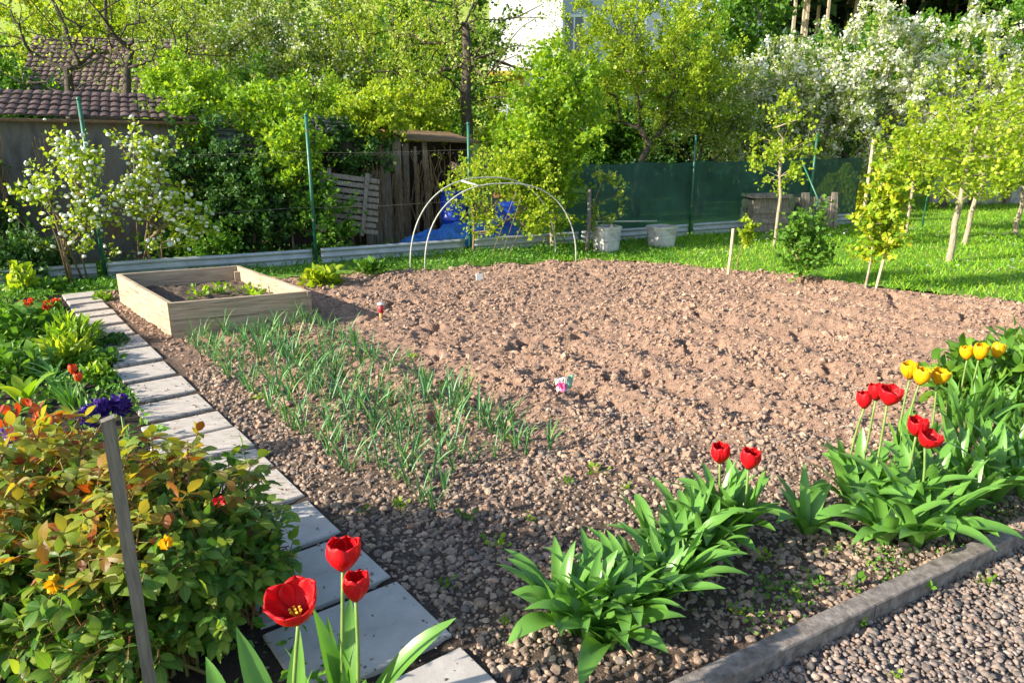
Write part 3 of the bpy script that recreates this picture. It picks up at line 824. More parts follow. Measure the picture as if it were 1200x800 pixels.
# white house behind the trees
t = thing('house', 'white rendered house with a blue-grey side wing behind the spring trees', 'house', (3.5, 30, 0))
mb = MB(); mb.box((0.5, 31.5, 4.2), (2.6, 6, 9.0)); mb.build('wall', M['render_white'], t)
mb = MB(); mb.box((5.2, 33.2, 3.0), (6.6, 6, 6.6)); mb.build('side_wing', M['render_grey'], t)
mb = MB(); mb.box((5.2, 29.9, 3.35), (6.8, .9, .16)); mb.build('porch_roof', M['white_paint'], t)
mb = MB(); mb.add([(-1.4, 28.2, 8.6), (2.1, 28.2, 8.6), (2.1, 34.8, 8.6), (-1.4, 34.8, 8.6), (-1.4, 31.5, 11), (2.1, 31.5, 11)], [(0, 1, 5, 4), (1, 2, 5), (2, 3, 4, 5), (3, 0, 4), (0, 3, 2, 1)]); mb.build('roof', M['tile'], t)
mb = MB(); mb.box((-.6, 28.2, 3.55), (2.4, .9, .14)); mb.build('balcony', M['yellow_wall'], t)
mb = MB(); mb.box((-.4, 28.44, 3.1), (1.6, .05, .8)); mb.build('yellow_panel', M['yellow_wall'], t)
mb = MB()
for i in range(16): mb.box((-1.72 + i * .148, 27.78, 4.08), (.035, .03, .9))
mb.box((-.6, 27.78, 4.55), (2.4, .05, .06)); mb.build('railing', M['white_paint'], t)
for (x, y, z, wx, wz) in ((-.2, 28.5, 1.6, 1.1, 1.3), (2.35, 30.2, 4.9, .8, 1.7), (4.5, 30.2, 5.0, 1.1, 1.2), (6.6, 30.2, 5.0, 1.1, 1.2), (6.6, 30.2, 1.7, 1.1, 1.3)):
    mb = MB()
    for dx in (-1, 1): mb.box((x + dx * wx / 2, y - .01, z), (.09, .08, wz + .18))
    for dz in (-1, 1): mb.box((x, y - .01, z + dz * wz / 2), (wx - .09, .078, .09))
    mb.box((x, y - .012, z), (.06, .07, wz - .09))
    fr = mb.build('window', M['white_paint'], t)
    mb = MB(); mb.box((x, y + .0, z), (wx - .05, .03, wz - .05)); pn = mb.build('pane', M['glass'], t); pn.parent = fr
t = thing('annex', 'small white annex glimpsed between green tree and blossoming trees', 'annex', (9.6, 33, 0))
mb = MB(); mb.box((9.7, 34, 2.9), (2.0, 2, 6.2)); mb.build('wall', M['render_white'], t)
mb = MB(); mb.add([(8.5, 32.8, 5.98), (10.9, 32.8, 5.98), (10.9, 35.2, 5.98), (8.5, 35.2, 5.98), (9.7, 34, 7.0)], [(0, 1, 4), (1, 2, 4), (2, 3, 4), (3, 0, 4), (0, 3, 2, 1)]); mb.build('roof', M['tile'], t)

# ------------------------------------------------------------------ background trees
GB = 'trees behind the fence'
def zof(py, Y): return W(600, py, Y)[2]
# bare dark trees behind the shed roof
def bare_tree(label, base, h, targets_c, n, r, nl):
    t = thing('bare_tree', label, 'tree', base, GB)
    tg = np.concatenate([in_ell(max(3, int(n * c[6])), np.array(base) + np.array(c[:3]), c[3:6], .6) for c in targets_c])
    mb = MB(); skeleton(base, np.array(base) + np.array((.1, 0, h)), tg, r, mb, .0042, .3); mb.build('trunk', M['bark'], t, True)
    mb = MB(); crown_leaves(mb, tg, nl, .3, .055, .2); mb.build('crown', M['leaf_spring'], t)
for px, lab, rr in ((72, "bare dark tree with forked trunk, left of its twin behind the tiled shed roof", .11), (143, "bare dark tree with wide side limbs, right of its twin behind the tiled shed roof", .10)):
    q = W(px + 6, 130, 13.0)
    bare_tree(lab, (q[0], 13.0, 0), 2.6, [(0, 0, 4.2, 1.3, 1.2, 1.4, .6), (-.9, 0, 3.0, .9, .8, .8, .3), (1.0, 0, 3.1, .9, .8, .8, .35)], 170, rr, 4)
def bt(name, label, px, Y, top, hw, nsub, nleaf, leaf, **kw):
    """crown centred on a pixel column at distance Y"""
    x = W(px, 300, Y)[0]
    zt = zof(top, Y); zb = kw.pop('low', .35) * zt
    rz = (zt - zb) / 2
    cl = [(0, 0, zb + rz, hw, hw * .85, rz), (hw * .5, 0, zb + rz * .7, hw * .6, hw * .6, rz * .55), (-hw * .55, -.1, zb + rz * .8, hw * .55, hw * .5, rz * .55)]
    return tree(name, label, 'tree', (x, Y, 0), kw.pop('th', zb * .9), cl, int(nsub * 1.3), int(nleaf * 1.55), kw.pop('L', .053), leaf, kw.pop('bark', 'bark'), kw.pop('rb', .09), kw.pop('spread', .24), GB, **kw)
bt('fruit_tree', "leafy pale green tree dusted with white blossom above the left sheds", 275, 14.5, -35, 1.45, 130, 95, 'leaf_pale', blossom='blossom', bl_n=18, bl_L=.036, low=.28)
bt('fruit_tree', "bushy fruit tree with whitish blossom, left of the dark-limbed tree", 365, 14.2, -30, 1.5, 120, 95, 'leaf_pale', blossom='blossom', bl_n=48, bl_L=.036, low=.3)
bt('leafy_tree', "loose pale tree with dark upright limbs leaning over the plank shed", 460, 14.2, -40, 1.35, 100, 34, 'leaf_spring', low=.40, r_tip=.0065, rb=.08)
bt('dark_trunk_tree', "tall tree with straight dark trunk standing behind the plank shed", 548, 13.2, -70, 1.7, 120, 20, 'leaf_pale', low=.36, rb=.12, th=3.3, r_tip=.007)
bt('spring_tree', "big yellow-green tree with several stems fanning out behind the shade netting", 742, 14.6, -45, 1.7, 170, 78, 'leaf_spring', low=.30, th=.9, rb=.10)
bt('spring_tree', "low yellow-green tree right of the many-stemmed tree, in front of the small white annex", 815, 15.5, 55, 1.1, 90, 80, 'leaf_pale', low=.25, blossom='blossom', bl_n=12)
bt('shrubby_tree', "dense mid-green bush filling the gap above the slate roof", 400, 12.6, 95, .9, 60, 95, 'leaf_bright', low=.3, th=.8)
bt('shrubby_tree', "bright shrubby tree rising just left of the dark trunk above the plank roof", 490, 12.9, 92, .75, 60, 80, 'leaf_spring', low=.35, th=.9)
bt('shrubby_tree', "light green shrub drooping over the end of the brown tiled roof", 238, 11.6, 62, .62, 75, 100, 'leaf_bright', low=.35, th=.9)
bt('shrubby_tree', "green shrub behind the middle of the slate-roofed shed", 310, 12.8, 80, .95, 70, 95, 'leaf_mid', low=.3, th=.8)
bt('hedge_tree', "golden-green bush before the yellow house panel", 592, 16.5, 95, .55, 36, 70, 'leaf_yellow', low=.2, th=.6)
for i, (px, Y, top, hw, leaf, lab) in enumerate([(-40, 19, 30, 2.2, 'leaf_spring', "yellowish tree at the far left edge behind the bare trees"),
        (330, 24, -60, 3.0, 'leaf_mid', "tall mid-green tree far behind the blossom-dusted fruit trees"), (430, 24, -50, 2.4, 'leaf_pale', "tall pale tree far behind, between the two fruit trees and the house"),
        (205, 26, -30, 2.2, 'leaf_spring', "yellow-green tree behind the pink tiled roof's right end"),
        (15, 16.5, 72, 1.3, 'leaf_mid', "mid-green tree at the left edge above the brown tiled roof"), (70, 25, -60, 2.6, 'leaf_yellow', "bright yellow-green tree behind the pink tiled roof, left of the other one there"), (140, 27, -20, 2.2, 'leaf_spring', "yellow-green tree far behind the two bare dark trees"),
        (520, 22, -60, 2.0, 'leaf_mid', "tall mid-green tree far behind the dark-trunked tree"), (690, 19, 100, 1.6, 'leaf_mid', "low dark shrubby tree behind the shade netting, left one"), (800, 18.5, 120, 1.5, 'leaf_dark', "low dark shrubby tree behind the shade netting, middle one"), (900, 19, 95, 1.6, 'leaf_dark', "low dark shrubby tree behind the blossoming trees near the netting"),
        (1250, 19, 60, 2.0, 'leaf_dark', "dark leafy tree beyond the right edge of the garden"), (840, 20, -40, 1.5, 'leaf_mid', "dark leafy tree beside the small white annex"), (1010, 24, 12, 2.8, 'leaf_mid', "broad green tree behind the white blossoming trees, left one"), (1170, 24, -30, 2.6, 'leaf_mid', "broad green tree behind the white blossoming trees at the right edge")]):
    bt('leafy_tree', lab, px, Y, top, hw, 120, 80, leaf, L=.11, low=.12, spread=.42, th=1.5)
# white blossoming trees, right
for px, Y, top, hw, lab in ((893, 16.4, 50, 1.25, "white blossoming tree rising behind the right part of the netting, leftmost of the row"),
                            (985, 16.0, 8, 1.55, "biggest white blossoming tree, behind the grey wooden bins"),
                            (1095, 16.4, 14, 1.5, "white blossoming tree behind the pale-trunked young tree"),
                            (1200, 16.0, 12, 1.5, "white blossoming tree cut by the right edge of the photo")):
    bt('blossoming_tree', lab, px, Y, top, hw, 140, 62, 'leaf_pale', L=.062, low=.14, blossom='blossom', bl_n=78, bl_L=.058, th=1.0, spread=.23)

# hazel bush by the shade netting and the climber through the hoops
x, yb = W(648, 290, 10.75)[0], 10.75
tree('hazel_bush', 'large bright yellow-green bush rising behind the hoops, left of the shade netting', 'bush', (x, yb, 0), .4,
     [(0, 0, 1.85, .70, .6, .85), (-.35, -.1, 1.2, .62, .5, .6), (-.05, -.1, .85, .48, .4, .55)], 160, 90, .062, 'leaf_bright', 'bark_pale', .045, .22, trunk_n=3, parts=('stems', 'foliage', 'flowers'))
x = W(555, 300, 10.05)[0]
tree('climbing_shrub', 'yellow-green shrub growing up between the two hoops over the blue tarpaulin', 'shrub', (x, 10.05, 0), .3,
     [(0, 0, .95, .34, .28, .35), (.55, .0, 1.12, .65, .35, .28), (.15, -.1, .6, .30, .28, .35), (.85, -.05, .6, .38, .3, .42)], 105, 44, .048, 'leaf_spring', 'twig', .016, .16, trunk_n=2, parts=('stems', 'foliage', 'flowers'), r_tip=.0025)
x = W(690, 270, 10.45)[0]
tree('bramble', 'arching bramble with small leaves hanging in front of the shade netting', 'bramble', (x, 10.45, 0), .6,
     [(.15, 0, .95, .35, .15, .1), (.4, -.05, .75, .1, .1, .25), (.1, 0, .45, .2, .15, .2)], 26, 22, .05, 'leaf_pale', 'twig', .01, .09, trunk_n=2, parts=('stems', 'foliage', 'flowers'), r_tip=.002)

# shrubs along the sheds
def shrub(name, label, px, Y, ctop, hw, nsub, nleaf, leaf, L=.06, low=.1, spread=.18, bark='twig', cat='shrub', rb=.02, th=.2, **kw):
    x = W(px, 300, Y)[0]; zt = zof(ctop, Y); zb = low * zt; rz = (zt - zb) / 2
    return tree(name, label, cat, (x, Y, 0), th, [(0, 0, zb + rz, hw, hw * .6, rz), (hw * .3, -.05, zb + rz * .6, hw * .6, hw * .5, rz * .5)], nsub, nleaf, L, leaf, bark, rb, spread, trunk_n=2, parts=('stems', 'foliage', 'flowers'), r_tip=.0025, **kw)
shrub('ivy_bush', 'dark ivy covering the end of the plastered shed behind the second white flowering shrub', 250, 10.0, 150, .62, 90, 70, 'leaf_dark', low=.02)
shrub('leafy_bush', 'bright leafy climber around the top of the second green fence post', 345, 10.0, 138, .45, 55, 60, 'leaf_bright', low=.45, th=.8)
shrub('leafy_bush', 'dark leafy undergrowth bush left of the second green fence post', 300, 9.95, 175, .6, 90, 60, 'leaf_dark', low=.02)
shrub('leafy_bush', 'low green bush between the second green post and the slatted pallet', 380, 9.95, 210, .35, 45, 60, 'leaf_mid', low=.02)
shrub('leafy_bush', 'dark shady bush above the top of the slatted pallet', 415, 10.9, 150, .55, 50, 60, 'leaf_dark', low=.55, th=.9)
shrub('leafy_bush', 'light green branches drooping over the sagging slate roof', 318, 10.6, 104, .62, 60, 60, 'leaf_bright', low=.62, th=1.1)
shrub('leafy_bush', 'leafy branches over the left end of the plank shed', 440, 11.0, 112, .5, 55, 60, 'leaf_spring', low=.72, th=1.1)
shrub('leafy_bush', 'light green branches over the right end of the brown tiled roof', 232, 10.2, 112, .30, 36, 55, 'leaf_bright', low=.66, th=1.1)
shrub('leafy_bush', 'low dark green bush at the left edge below the white flowering shrub', 15, 8.3, 285, .55, 70, 55, 'leaf_dark', low=.02)
shrub('leafy_bush', 'low leafy bush under the second white flowering shrub', 232, 9.6, 268, .55, 50, 60, 'leaf_mid', low=.02)
shrub('leafy_bush', 'dark overgrown bush at the left edge against the plastered wall', -20, 9.0, 190, .5, 60, 50, 'leaf_dark', low=.05)

# dry vines hanging on the plank shed and the plaster wall
for lab, x0, x1, off, n, hh in (("tangle of dry brown vines hanging on the grey planks", -2.2, -.75, 1.14, 90, 1.45), ("dry brown creeper hanging from the eave of the plastered shed", -8.2, -5.6, 1.36, 70, 1.7)):
    p_ = wall_pt(x0, off)
    mb = MB()
    for i in range(n):
        x = rng.uniform(x0, x1); q = wall_pt(x, off - rng.uniform(0, .12)); z1 = hh * rng.uniform(.65, 1.0); z0 = max(.02, z1 - rng.uniform(.4, 1.4))
        k = 7; f = np.linspace(0, 1, k)
        P = np.stack([q[0] + np.cumsum(rng.normal(0, .03, k)), q[1] + np.cumsum(rng.normal(0, .012, k)), z1 + (z0 - z1) * f], 1)
        mb.tube(P, rng.uniform(.003, .008), 4, False)
    o = mb.build('dry_vine', M['twig'], None, True)
    tag(o, lab, 'vine')

# ------------------------------------------------------------------ white flowering shrubs
def puff_mesh(mb, P, R):
    n = len(P); m = 34
    T = np.repeat(P, m, 0); Rr = np.repeat(R, m)
    d = unit(rng.normal(size=(len(T), 3))); d[:, 2] = np.abs(d[:, 2]) * .8 + d[:, 2] * .2
    Q = T + d * Rr[:, None] * np.array((1, 1, .75))
    leaves(mb, Q, rdir(len(Q), 0), d + rng.normal(0, .3, d.shape), Rr * .7, Rr * .42)
def snowball(label, px, Y, tops):
    base = W(px, 320, Y); base = np.array((base[0], Y, 0))
    t = thing('flowering_shrub', label, 'shrub', base, 'white flowering shrubs by the shed')
    tg = []
    for (qx, qy0, qy1, hwp, n) in tops:
        c0 = W(qx, qy0, Y); c1 = W(qx, qy1, Y); r_ = hwp / FPX * Y
        tg.append(in_ell(n, (c0 + c1) / 2, (r_, r_ * .9, abs(c0[2] - c1[2]) / 2), .55))
    tg = np.concatenate(tg); tg = tg[rng.random(len(tg)) < .85]
    mb = MB(); ax = skeleton(base - np.array((0, 0, .03)), base + np.array((-.05, 0, .35)), tg, .022, mb, .0028, trunk_n=3)
    for e in range(4):
        q = tg[rng.integers(len(tg))]; b2 = base + np.array((rng.uniform(-.2, .2), rng.uniform(-.1, .1), 0))
        mb.tube([b2, (b2 * .5 + q * .5) + np.array((0, 0, .1)), q], [.012, .008, .004], 5)
    mb.build('stems', M['twig'], t, True)
    mb = MB(); crown_leaves(mb, tg, 26, .13, .05, .1, ax=ax); mb.build('foliage', M['leaf_spring'], t)
    Q = np.repeat(tg, 4, 0); A4 = np.repeat(ax, 4, 0)
    Q = Q + A4 * rng.uniform(-.10, .14, (len(Q), 1)) + rng.normal(0, .045, Q.shape) + np.array((0, -.03, .02))
    rng.shuffle(Q)
    protos = []
    for i, q in enumerate(Q[:100]):
        if len(protos) < 6:
            mb = MB(); stones(mb, np.zeros((1, 3)), np.array([1.0]), .85, 2, .14); o = mb.build('flower_cluster', M['snowball']); o.parent = t; protos.append(o)
        else:
            o = protos[i % 6].copy(); COL.objects.link(o); o.parent = t
        o.location = tuple(q - base); r_ = rng.uniform(.020, .033); o.scale = (r_,) * 3; o.rotation_euler = (rng.uniform(-.4, .4), rng.uniform(-.4, .4), rng.uniform(0, 6))
    mb = MB(); stones(mb, Q[100:], rng.uniform(.018, .030, len(Q) - 100), .85, 2, .14); tag(mb.build('flower_clusters', M['snowball'], t), kind='stuff')
snowball('loose white flowering shrub at the left edge, leftmost of the two by the shed', 84, 8.2, [(82, 150, 215, 18, 16), (100, 160, 260, 22, 22), (40, 195, 260, 32, 18), (95, 240, 285, 45, 20), (75, 280, 305, 25, 5)])
snowball('fuller white flowering shrub beside the back corner of the raised bed', 180, 8.75, [(172, 145, 215, 30, 26), (185, 200, 280, 45, 44), (215, 220, 280, 38, 22), (150, 200, 260, 22, 12), (180, 275, 305, 40, 8)])

# ------------------------------------------------------------------ fence: posts, edging, wire, netting
def post(label, base, top, r=.02, name='fence_post', matn='post', cap=True):
    t = thing(name, label, 'post', base, 'green fence posts')
    mb = MB(); b = np.array(base, float); tp = np.array(top, float)
    mb.tube([b - np.array((0, 0, .05)), (b + tp) / 2, tp], r, 10); mb.build('shaft', M[matn], t, True)
    if cap:
        mb = MB(); d = unit(tp - b)
        mb.tube([tp - d * .012, tp + d * .008, tp + d * .02], [r * 1.18, r * 1.18, r * .6], 10); mb.build('cap', M[matn], t, True)
        mb = MB()
        for f in (.3, .6, .9):
            q = b + (tp - b) * f; mb.box(q - np.array((0, r, 0)), (.02, .016, .03))
        mb.build('wire_clip', M['wire'], t)
    return t
def fence_at(px):
    u = (px - 600) / FPX
    # ground point on the fence line in that pixel column
    lo, hi = 150.5, 420
    best = min((abs(G(px, py)[1] - fence_y(G(px, py)[0])), py) for py in np.arange(240, 345, .25))
    return G(px, best[1])
for px, topy, lab in ((124, 116, "green metal fence post rising through the white flowering shrubs"), (371, 135, "tall green metal fence post in the middle left, standing clear of the shrubs"),
                      (551, 145, "green metal fence post behind the hoops beneath the dark-trunked tree"), (808, 160, "thin green fence post in the middle of the shade netting")):
    b = fence_at(px); z = zof(topy, b[1]); post(lab, b, (b[0], b[1], z), .015 if px > 800 else .021)
b = fence_at(946); post("green fence post behind the grey wooden bins", b, (b[0], b[1], 1.55), .02)
q0, q1 = W(958, 232, fence_at(946)[1] - .4), W(938, 185, fence_at(946)[1] - .05)
mb = MB(); mb.tube([(q0[0], q0[1], .0), q0, q1], .014, 8)
tag(mb.build('fence_brace', M['post'], None, True), 'slanting green brace pole behind the grey wooden bins', 'brace')
b = G(1080, 268); post("thin green pole standing on the lawn left of the pale-trunked young tree", b, (b[0] + .04, b[1], zof(160, b[1])), .014, 'plant_pole', cap=False)
# leaning grey pipe beside the netting
b = W(688, 296, 10.2); tp = W(691, 222, 10.3)
mb = MB(); mb.tube([(b[0], b[1], -.03), (b + tp) / 2 + np.array((.01, 0, 0)), tp], [.03, .028, .026], 9)
tag(mb.build('grey_post', M['stake'], None, True), 'weathered grey post between the bright bush and the shade netting', 'post')
# corrugated edging strips
edg = [(-9.4, -4.76, "corrugated metal edging strip below the white flowering shrubs, far left"), (-4.66, -2.56, "pale corrugated edging strip behind the raised bed, up to the clear green post"),
       (-2.46, -.66, "pale corrugated edging strip from the clear green post to the hoops"), (-.54, 1.0, "corrugated edging strip behind the hoops, up to the first pale tub"), (1.05, 2.84, "corrugated edging strip under the netting between the two pale tubs"),
       (2.94, 6.2, "corrugated edging strip under the netting right of the pale tubs")]
for x0, x1, lab in edg:
    nx = 24; prof = np.linspace(0, 1, 25); hgt = .20
    V = []
    p_ = np.array((x0, float(fence_y(x0))))
    for i in range(nx):
        x = x0 + (x1 - x0) * i / (nx - 1); y = float(fence_y(x)) - .035; wob = .02 * (vn(x * 2, 1.1, 80) - .5)
        for f in prof:
            cor = .014 * math.sin(f * 2 * math.pi * 2.6)
            q = np.array((x, y)) - FN * (cor - wob)
            V.append((q[0], q[1], -.02 + f * hgt + .02 * (vn(x * 1.2, 4.4, 81) - .5)))
    mb = MB(); mb.grid(V, nx, 25)
    o = mb.build('metal_edging', M['galv'], None, True)
    md = o.modifiers.new('thick', 'SOLIDIFY'); md.thickness = .003
    tag(o, lab, 'edging strip', 'corrugated edging along the fence')
# chain-link wire
mb = MB(); cell = .07; x0, x1, hh = -4.7, 0.9, 1.35
ncol = int((x1 - x0) * 1.107 / cell)
for i in range(ncol):
    k = int(hh / (cell / 2))
    zz = np.arange(k) * cell / 2 + .05; sx = np.where(np.arange(k) % 2, .5, -.5) * cell * 1.02
    s_ = (i + .5) * cell + sx
    P = np.array((x0, float(fence_y(x0))))[None] + FD[None] * s_[:, None] + FN[None] * np.where(np.arange(k) % 2, .003, -.003)[:, None]
    mb.tube(np.column_stack([P, zz]), .0017, 3, False)
for z in (.08, .7, 1.38):
    a_ = np.array((x0, float(fence_y(x0)))); b_ = np.array((x1, float(fence_y(x1))))
    f = np.linspace(0, 1, 30); Q = a_[None] + (b_ - a_)[None] * f[:, None]
    mb.tube(np.column_stack([Q, z - .02 * np.abs(np.sin(f * 9))]), .0022, 4, False)
tag(mb.build('chain_link_fence', M['wire']), 'rusty grey chain-link fence wire stretched in front of the plank shed', 'fence')
# shade netting
x0, x1 = 0.78, 6.3
nx, nz = 90, 16
V = []
for i in range(nx):
    x = x0 + (x1 - x0) * i / (nx - 1)
    for j in range(nz):
        f = j / (nz - 1)
        top = 1.17 - .03 * abs(math.sin(x * 3.1)) + .0 * x
        y = float(fence_y(x)) + .03 + .04 * math.sin(x * 2.2 + f * 2) * math.sin(f * 3.1) + .02 * (vn(x * 4, f * 4, 90) - .5)
        V.append((x, y, .04 + f * (top - .04)))
mb = MB(); mb.grid(V, nx, nz)
o = mb.build('shade_netting', M['net'], None, True)
tag(o, 'dark green shade netting stretched along the fence behind the pale tubs', 'netting')
# picket fence far behind
t = thing('picket_fence', 'grey picket fence half hidden behind the dark-trunked tree', 'fence', (-.6, 15.2, 0))
for i in range(20):
    mb = MB(); x = -.8 + i * .085; mb.box((x, 15.2, .62), (.06, .02, 1.2)); mb.build('picket', M['old_wood'], t)
mb = MB(); mb.box((0, 15.225, .95), (1.8, .03, .06)); mb.box((0, 15.225, .35), (1.8, .03, .06)); mb.build('rail', M['old_wood'], t)
# concrete wall far right behind the orchard
t = thing('garden_wall', 'pale concrete boundary wall beyond the lawn at the right edge', 'wall', (10.5, 17.2, 0))
mb = MB(); mb.box((12.5, 17.4, .30), (5.5, .14, .75), -.02); mb.build('wall_panel', M['tub'], t)
for x in (10.6, 11.4, 12.4, 13.6):
    mb = MB(); mb.box((x, 17.28, .36), (.10, .10, .82)); mb.build('pillar', M['old_wood'], t)

# ------------------------------------------------------------------ yard things along the fence
# slatted pallet
c = W(408, 238, 10.15)
t = thing('wooden_pallet', 'grey slatted wooden pallet leaning against the shed between bushes and planks', 'pallet', (c[0], c[1], 0))
tl = rad(-9); lean = rad(14)
ux = np.array((math.cos(tl) * FD[0], math.cos(tl) * FD[1], math.sin(tl)))
uz0 = np.array((-math.sin(tl) * FD[0], -math.sin(tl) * FD[1], math.cos(tl)))
nn = np.cross(ux, uz0); uz = unit(uz0 * math.cos(lean) - nn * math.sin(lean)); nn = np.cross(ux, uz)
for i in range(9):
    mb = MB(); mb.box(c + uz * (-.36 + i * .088), (.82 + rng.uniform(-.03, .03), .018, .062), axes=[ux, nn, uz], jit=.003); mb.build('slat', M['old_wood'], t)
for dx in (-.3, .22):
    mb = MB(); mb.box(c + ux * dx + nn * .014 * 1.8, (.05, .03, .86), axes=[ux, nn, unit(uz + .05 * ux)]); mb.build('batten', M['old_wood'], t)
mb = MB(); mb.box(c + ux * .24 - nn * .026, (.04, .03, .86), axes=[unit(ux), nn, unit(uz + .12 * ux)]); mb.build('batten', M['stake'], t)
# blue tarpaulin heap
c = W(545, 275, 10.95)
t_o = MB(); nu, nv = 110, 60
V = []
for i in range(nu):
    for j in range(nv):
        u, v = i / (nu - 1) * 2 - 1, j / (nv - 1) * 2 - 1
        e = max(0, 1 - (abs(u) ** 2.6 + abs(v) ** 2.4)) ** .5
        h = e * (.13 + .07 * math.sin(u * 3 + .8) + .16 * float(fbm(u * 4 + 9, v * 3, 93, 4)))
        V.append((c[0] + u * .95 + .05 * v, c[1] + v * .38 + u * .33, h + .02 + (.09 * float(vn(u * 9, v * 6, 94)) + .05 * abs(float(vn(u * 19, v * 13, 95)) - .5)) * e))
t_o.grid(V, nu, nv)
tag(t_o.build('blue_tarpaulin', M['tarp']), 'crumpled bright blue tarpaulin heaped behind the hoops', 'tarpaulin')
c = W(531, 236, 11.25)
t = thing('blue_barrel', 'blue plastic barrel standing behind the tarpaulin', 'barrel', (c[0], c[1], 0))
mb = MB(); zt = c[2] + .12
zz = np.array([0, .02, .2, .22, .25, .27, .45, .47, .5, .52, .92, 1.0]) * zt
mb.tube(np.column_stack([np.full(12, c[0]), np.full(12, c[1]), zz]), np.array([.17, .19, .20, .212, .212, .2, .2, .212, .212, .2, .19, .17]), 20); mb.build('body', M['blue'], t, True)
mb = MB(); mb.tube([(c[0], c[1], zt), (c[0], c[1], zt + .03), (c[0], c[1], zt + .04)], [.18, .18, .165], 20); mb.build('lid', M['blue'], t, True)
c = W(592, 229, 11.3)
t = thing('storage_crate', 'faded red crate half hidden in the leaves behind the hoops', 'crate', (c[0], c[1], 0))
mb = MB(); mb.box((c[0], c[1], c[2] / 2), (.30, .25, c[2] - .06)); mb.build('body', M['blue'], t)
mb = MB(); mb.box((c[0], c[1], c[2] + .01), (.34, .29, .07)); mb.build('lid', M['reddish'], t)
# hoops
def hoop(label, l, r, apex_py):
    l = np.array(l); r = np.array(r)
    mid = (l + r) / 2; zt = W(600, apex_py, mid[1])[2]
    t = thing('hoop', label, 'hoop', mid, 'grow tunnel hoops')
    th = np.linspace(0, math.pi, 41); hw = (r - l) / 2
    P = np.array([mid - hw * math.copysign(abs(math.cos(a_)) ** .8, math.cos(a_)) + np.array((0, 0, zt * math.sin(a_) ** .92)) for a_ in th])
    P[0, 2] = P[-1, 2] = -.06
    mb = MB(); mb.tube(P, .0088, 9); o = mb.build('tube', M['hoop'], t, True)
    return P
PA = hoop("rear white tube hoop, its left foot outside the other hoop", G(481, 315), G(651, 300), 208)
PB = hoop("front white tube hoop, its right foot nearest the first pale tub", G(498, 316), G(675, 305), 215)
mb = MB(); mb.tube([W(541, 212, 9.3), W(562, 218, 9.15)], .014, 8)
tag(mb.build('ridge_tube', M['hoop'], None, True), 'short white connecting tube near the top of the hoops', 'tube')
for i, (a_, b_) in enumerate([((606, 222), (574, 290)), ((612, 228), (586, 292)), ((612, 262), (594, 292))]):
    mb = MB(); q0 = W(*b_, 9.7); q1 = W(*a_, 9.75); q0[2] = 0
    mb.tube([q0, (q0 + q1) / 2, q1], .0048, 6)
    tag(mb.build('bamboo_cane', M['twig'], None, True), ["long leaning bamboo cane under the hoops, the tallest", "leaning bamboo cane under the hoops, middle one", "shortest leaning bamboo cane under the hoops"][i], 'cane', 'canes under the hoops')
# pale tubs
def tub(label, px0, px1, pt, pb):
    c = G((px0 + px1) / 2, pb - 3); Y = c[1]; wd = (px1 - px0) / FPX * (Y * .96 + .4) * .86; h = zof(pt - 2, Y)
    t = thing('square_tub', label, 'tub', c, 'pale tubs by the netting')
    rz = .5
    nl = 9; mb = MB(); n4 = 24
    rings = [(0, .80), (.04, .84), (.45, .92), (.5, .95), (.54, .93), (.88, .98), (.9, 1.04), (1.0, 1.05), (1.0, .97), (.85, .95)]
    V = []
    for f, s_ in rings:
        for q in range(n4):
            a_ = 2 * math.pi * q / n4 + math.pi / 4
            cs, sn = math.cos(a_), math.sin(a_)
            r_ = 1 / (abs(cs) ** 6 + abs(sn) ** 6) ** (1 / 6)
            x_, y_ = r_ * cs * wd / 2 * s_, r_ * sn * wd / 2 * s_
            V.append((c[0] + x_ * math.cos(rz) - y_ * math.sin(rz), c[1] + x_ * math.sin(rz) + y_ * math.cos(rz), f * h - .02))
    F = [(k * n4 + q, k * n4 + (q + 1) % n4, (k + 1) * n4 + (q + 1) % n4, (k + 1) * n4 + q) for k in range(len(rings) - 1) for q in range(n4)]
    mb.add(V, F); mb.build('body', M['tub'], t, False)
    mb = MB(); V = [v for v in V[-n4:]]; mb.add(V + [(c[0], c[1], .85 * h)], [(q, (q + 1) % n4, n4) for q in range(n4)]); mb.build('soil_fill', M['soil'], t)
    return t, c, h
t1, c1, h1 = tub("pale grey square tub nearest the hoops", 694, 726, 265, 297)
t2, c2, h2 = tub("pale grey square tub in front of the netting, farther from the hoops", 758, 791, 265, 291)
mb = MB(); q0 = c1 + np.array((-.3, .15, h1 + .02)); q1 = c2 + np.array((-.05, .15, h2 + .03))
mb.tube([q0, q0 * .5 + q1 * .5, q1], .013, 7); tag(mb.build('metal_rod', M['hoop'], None, True), 'thin pale rod lying across the tops of the two tubs', 'rod')
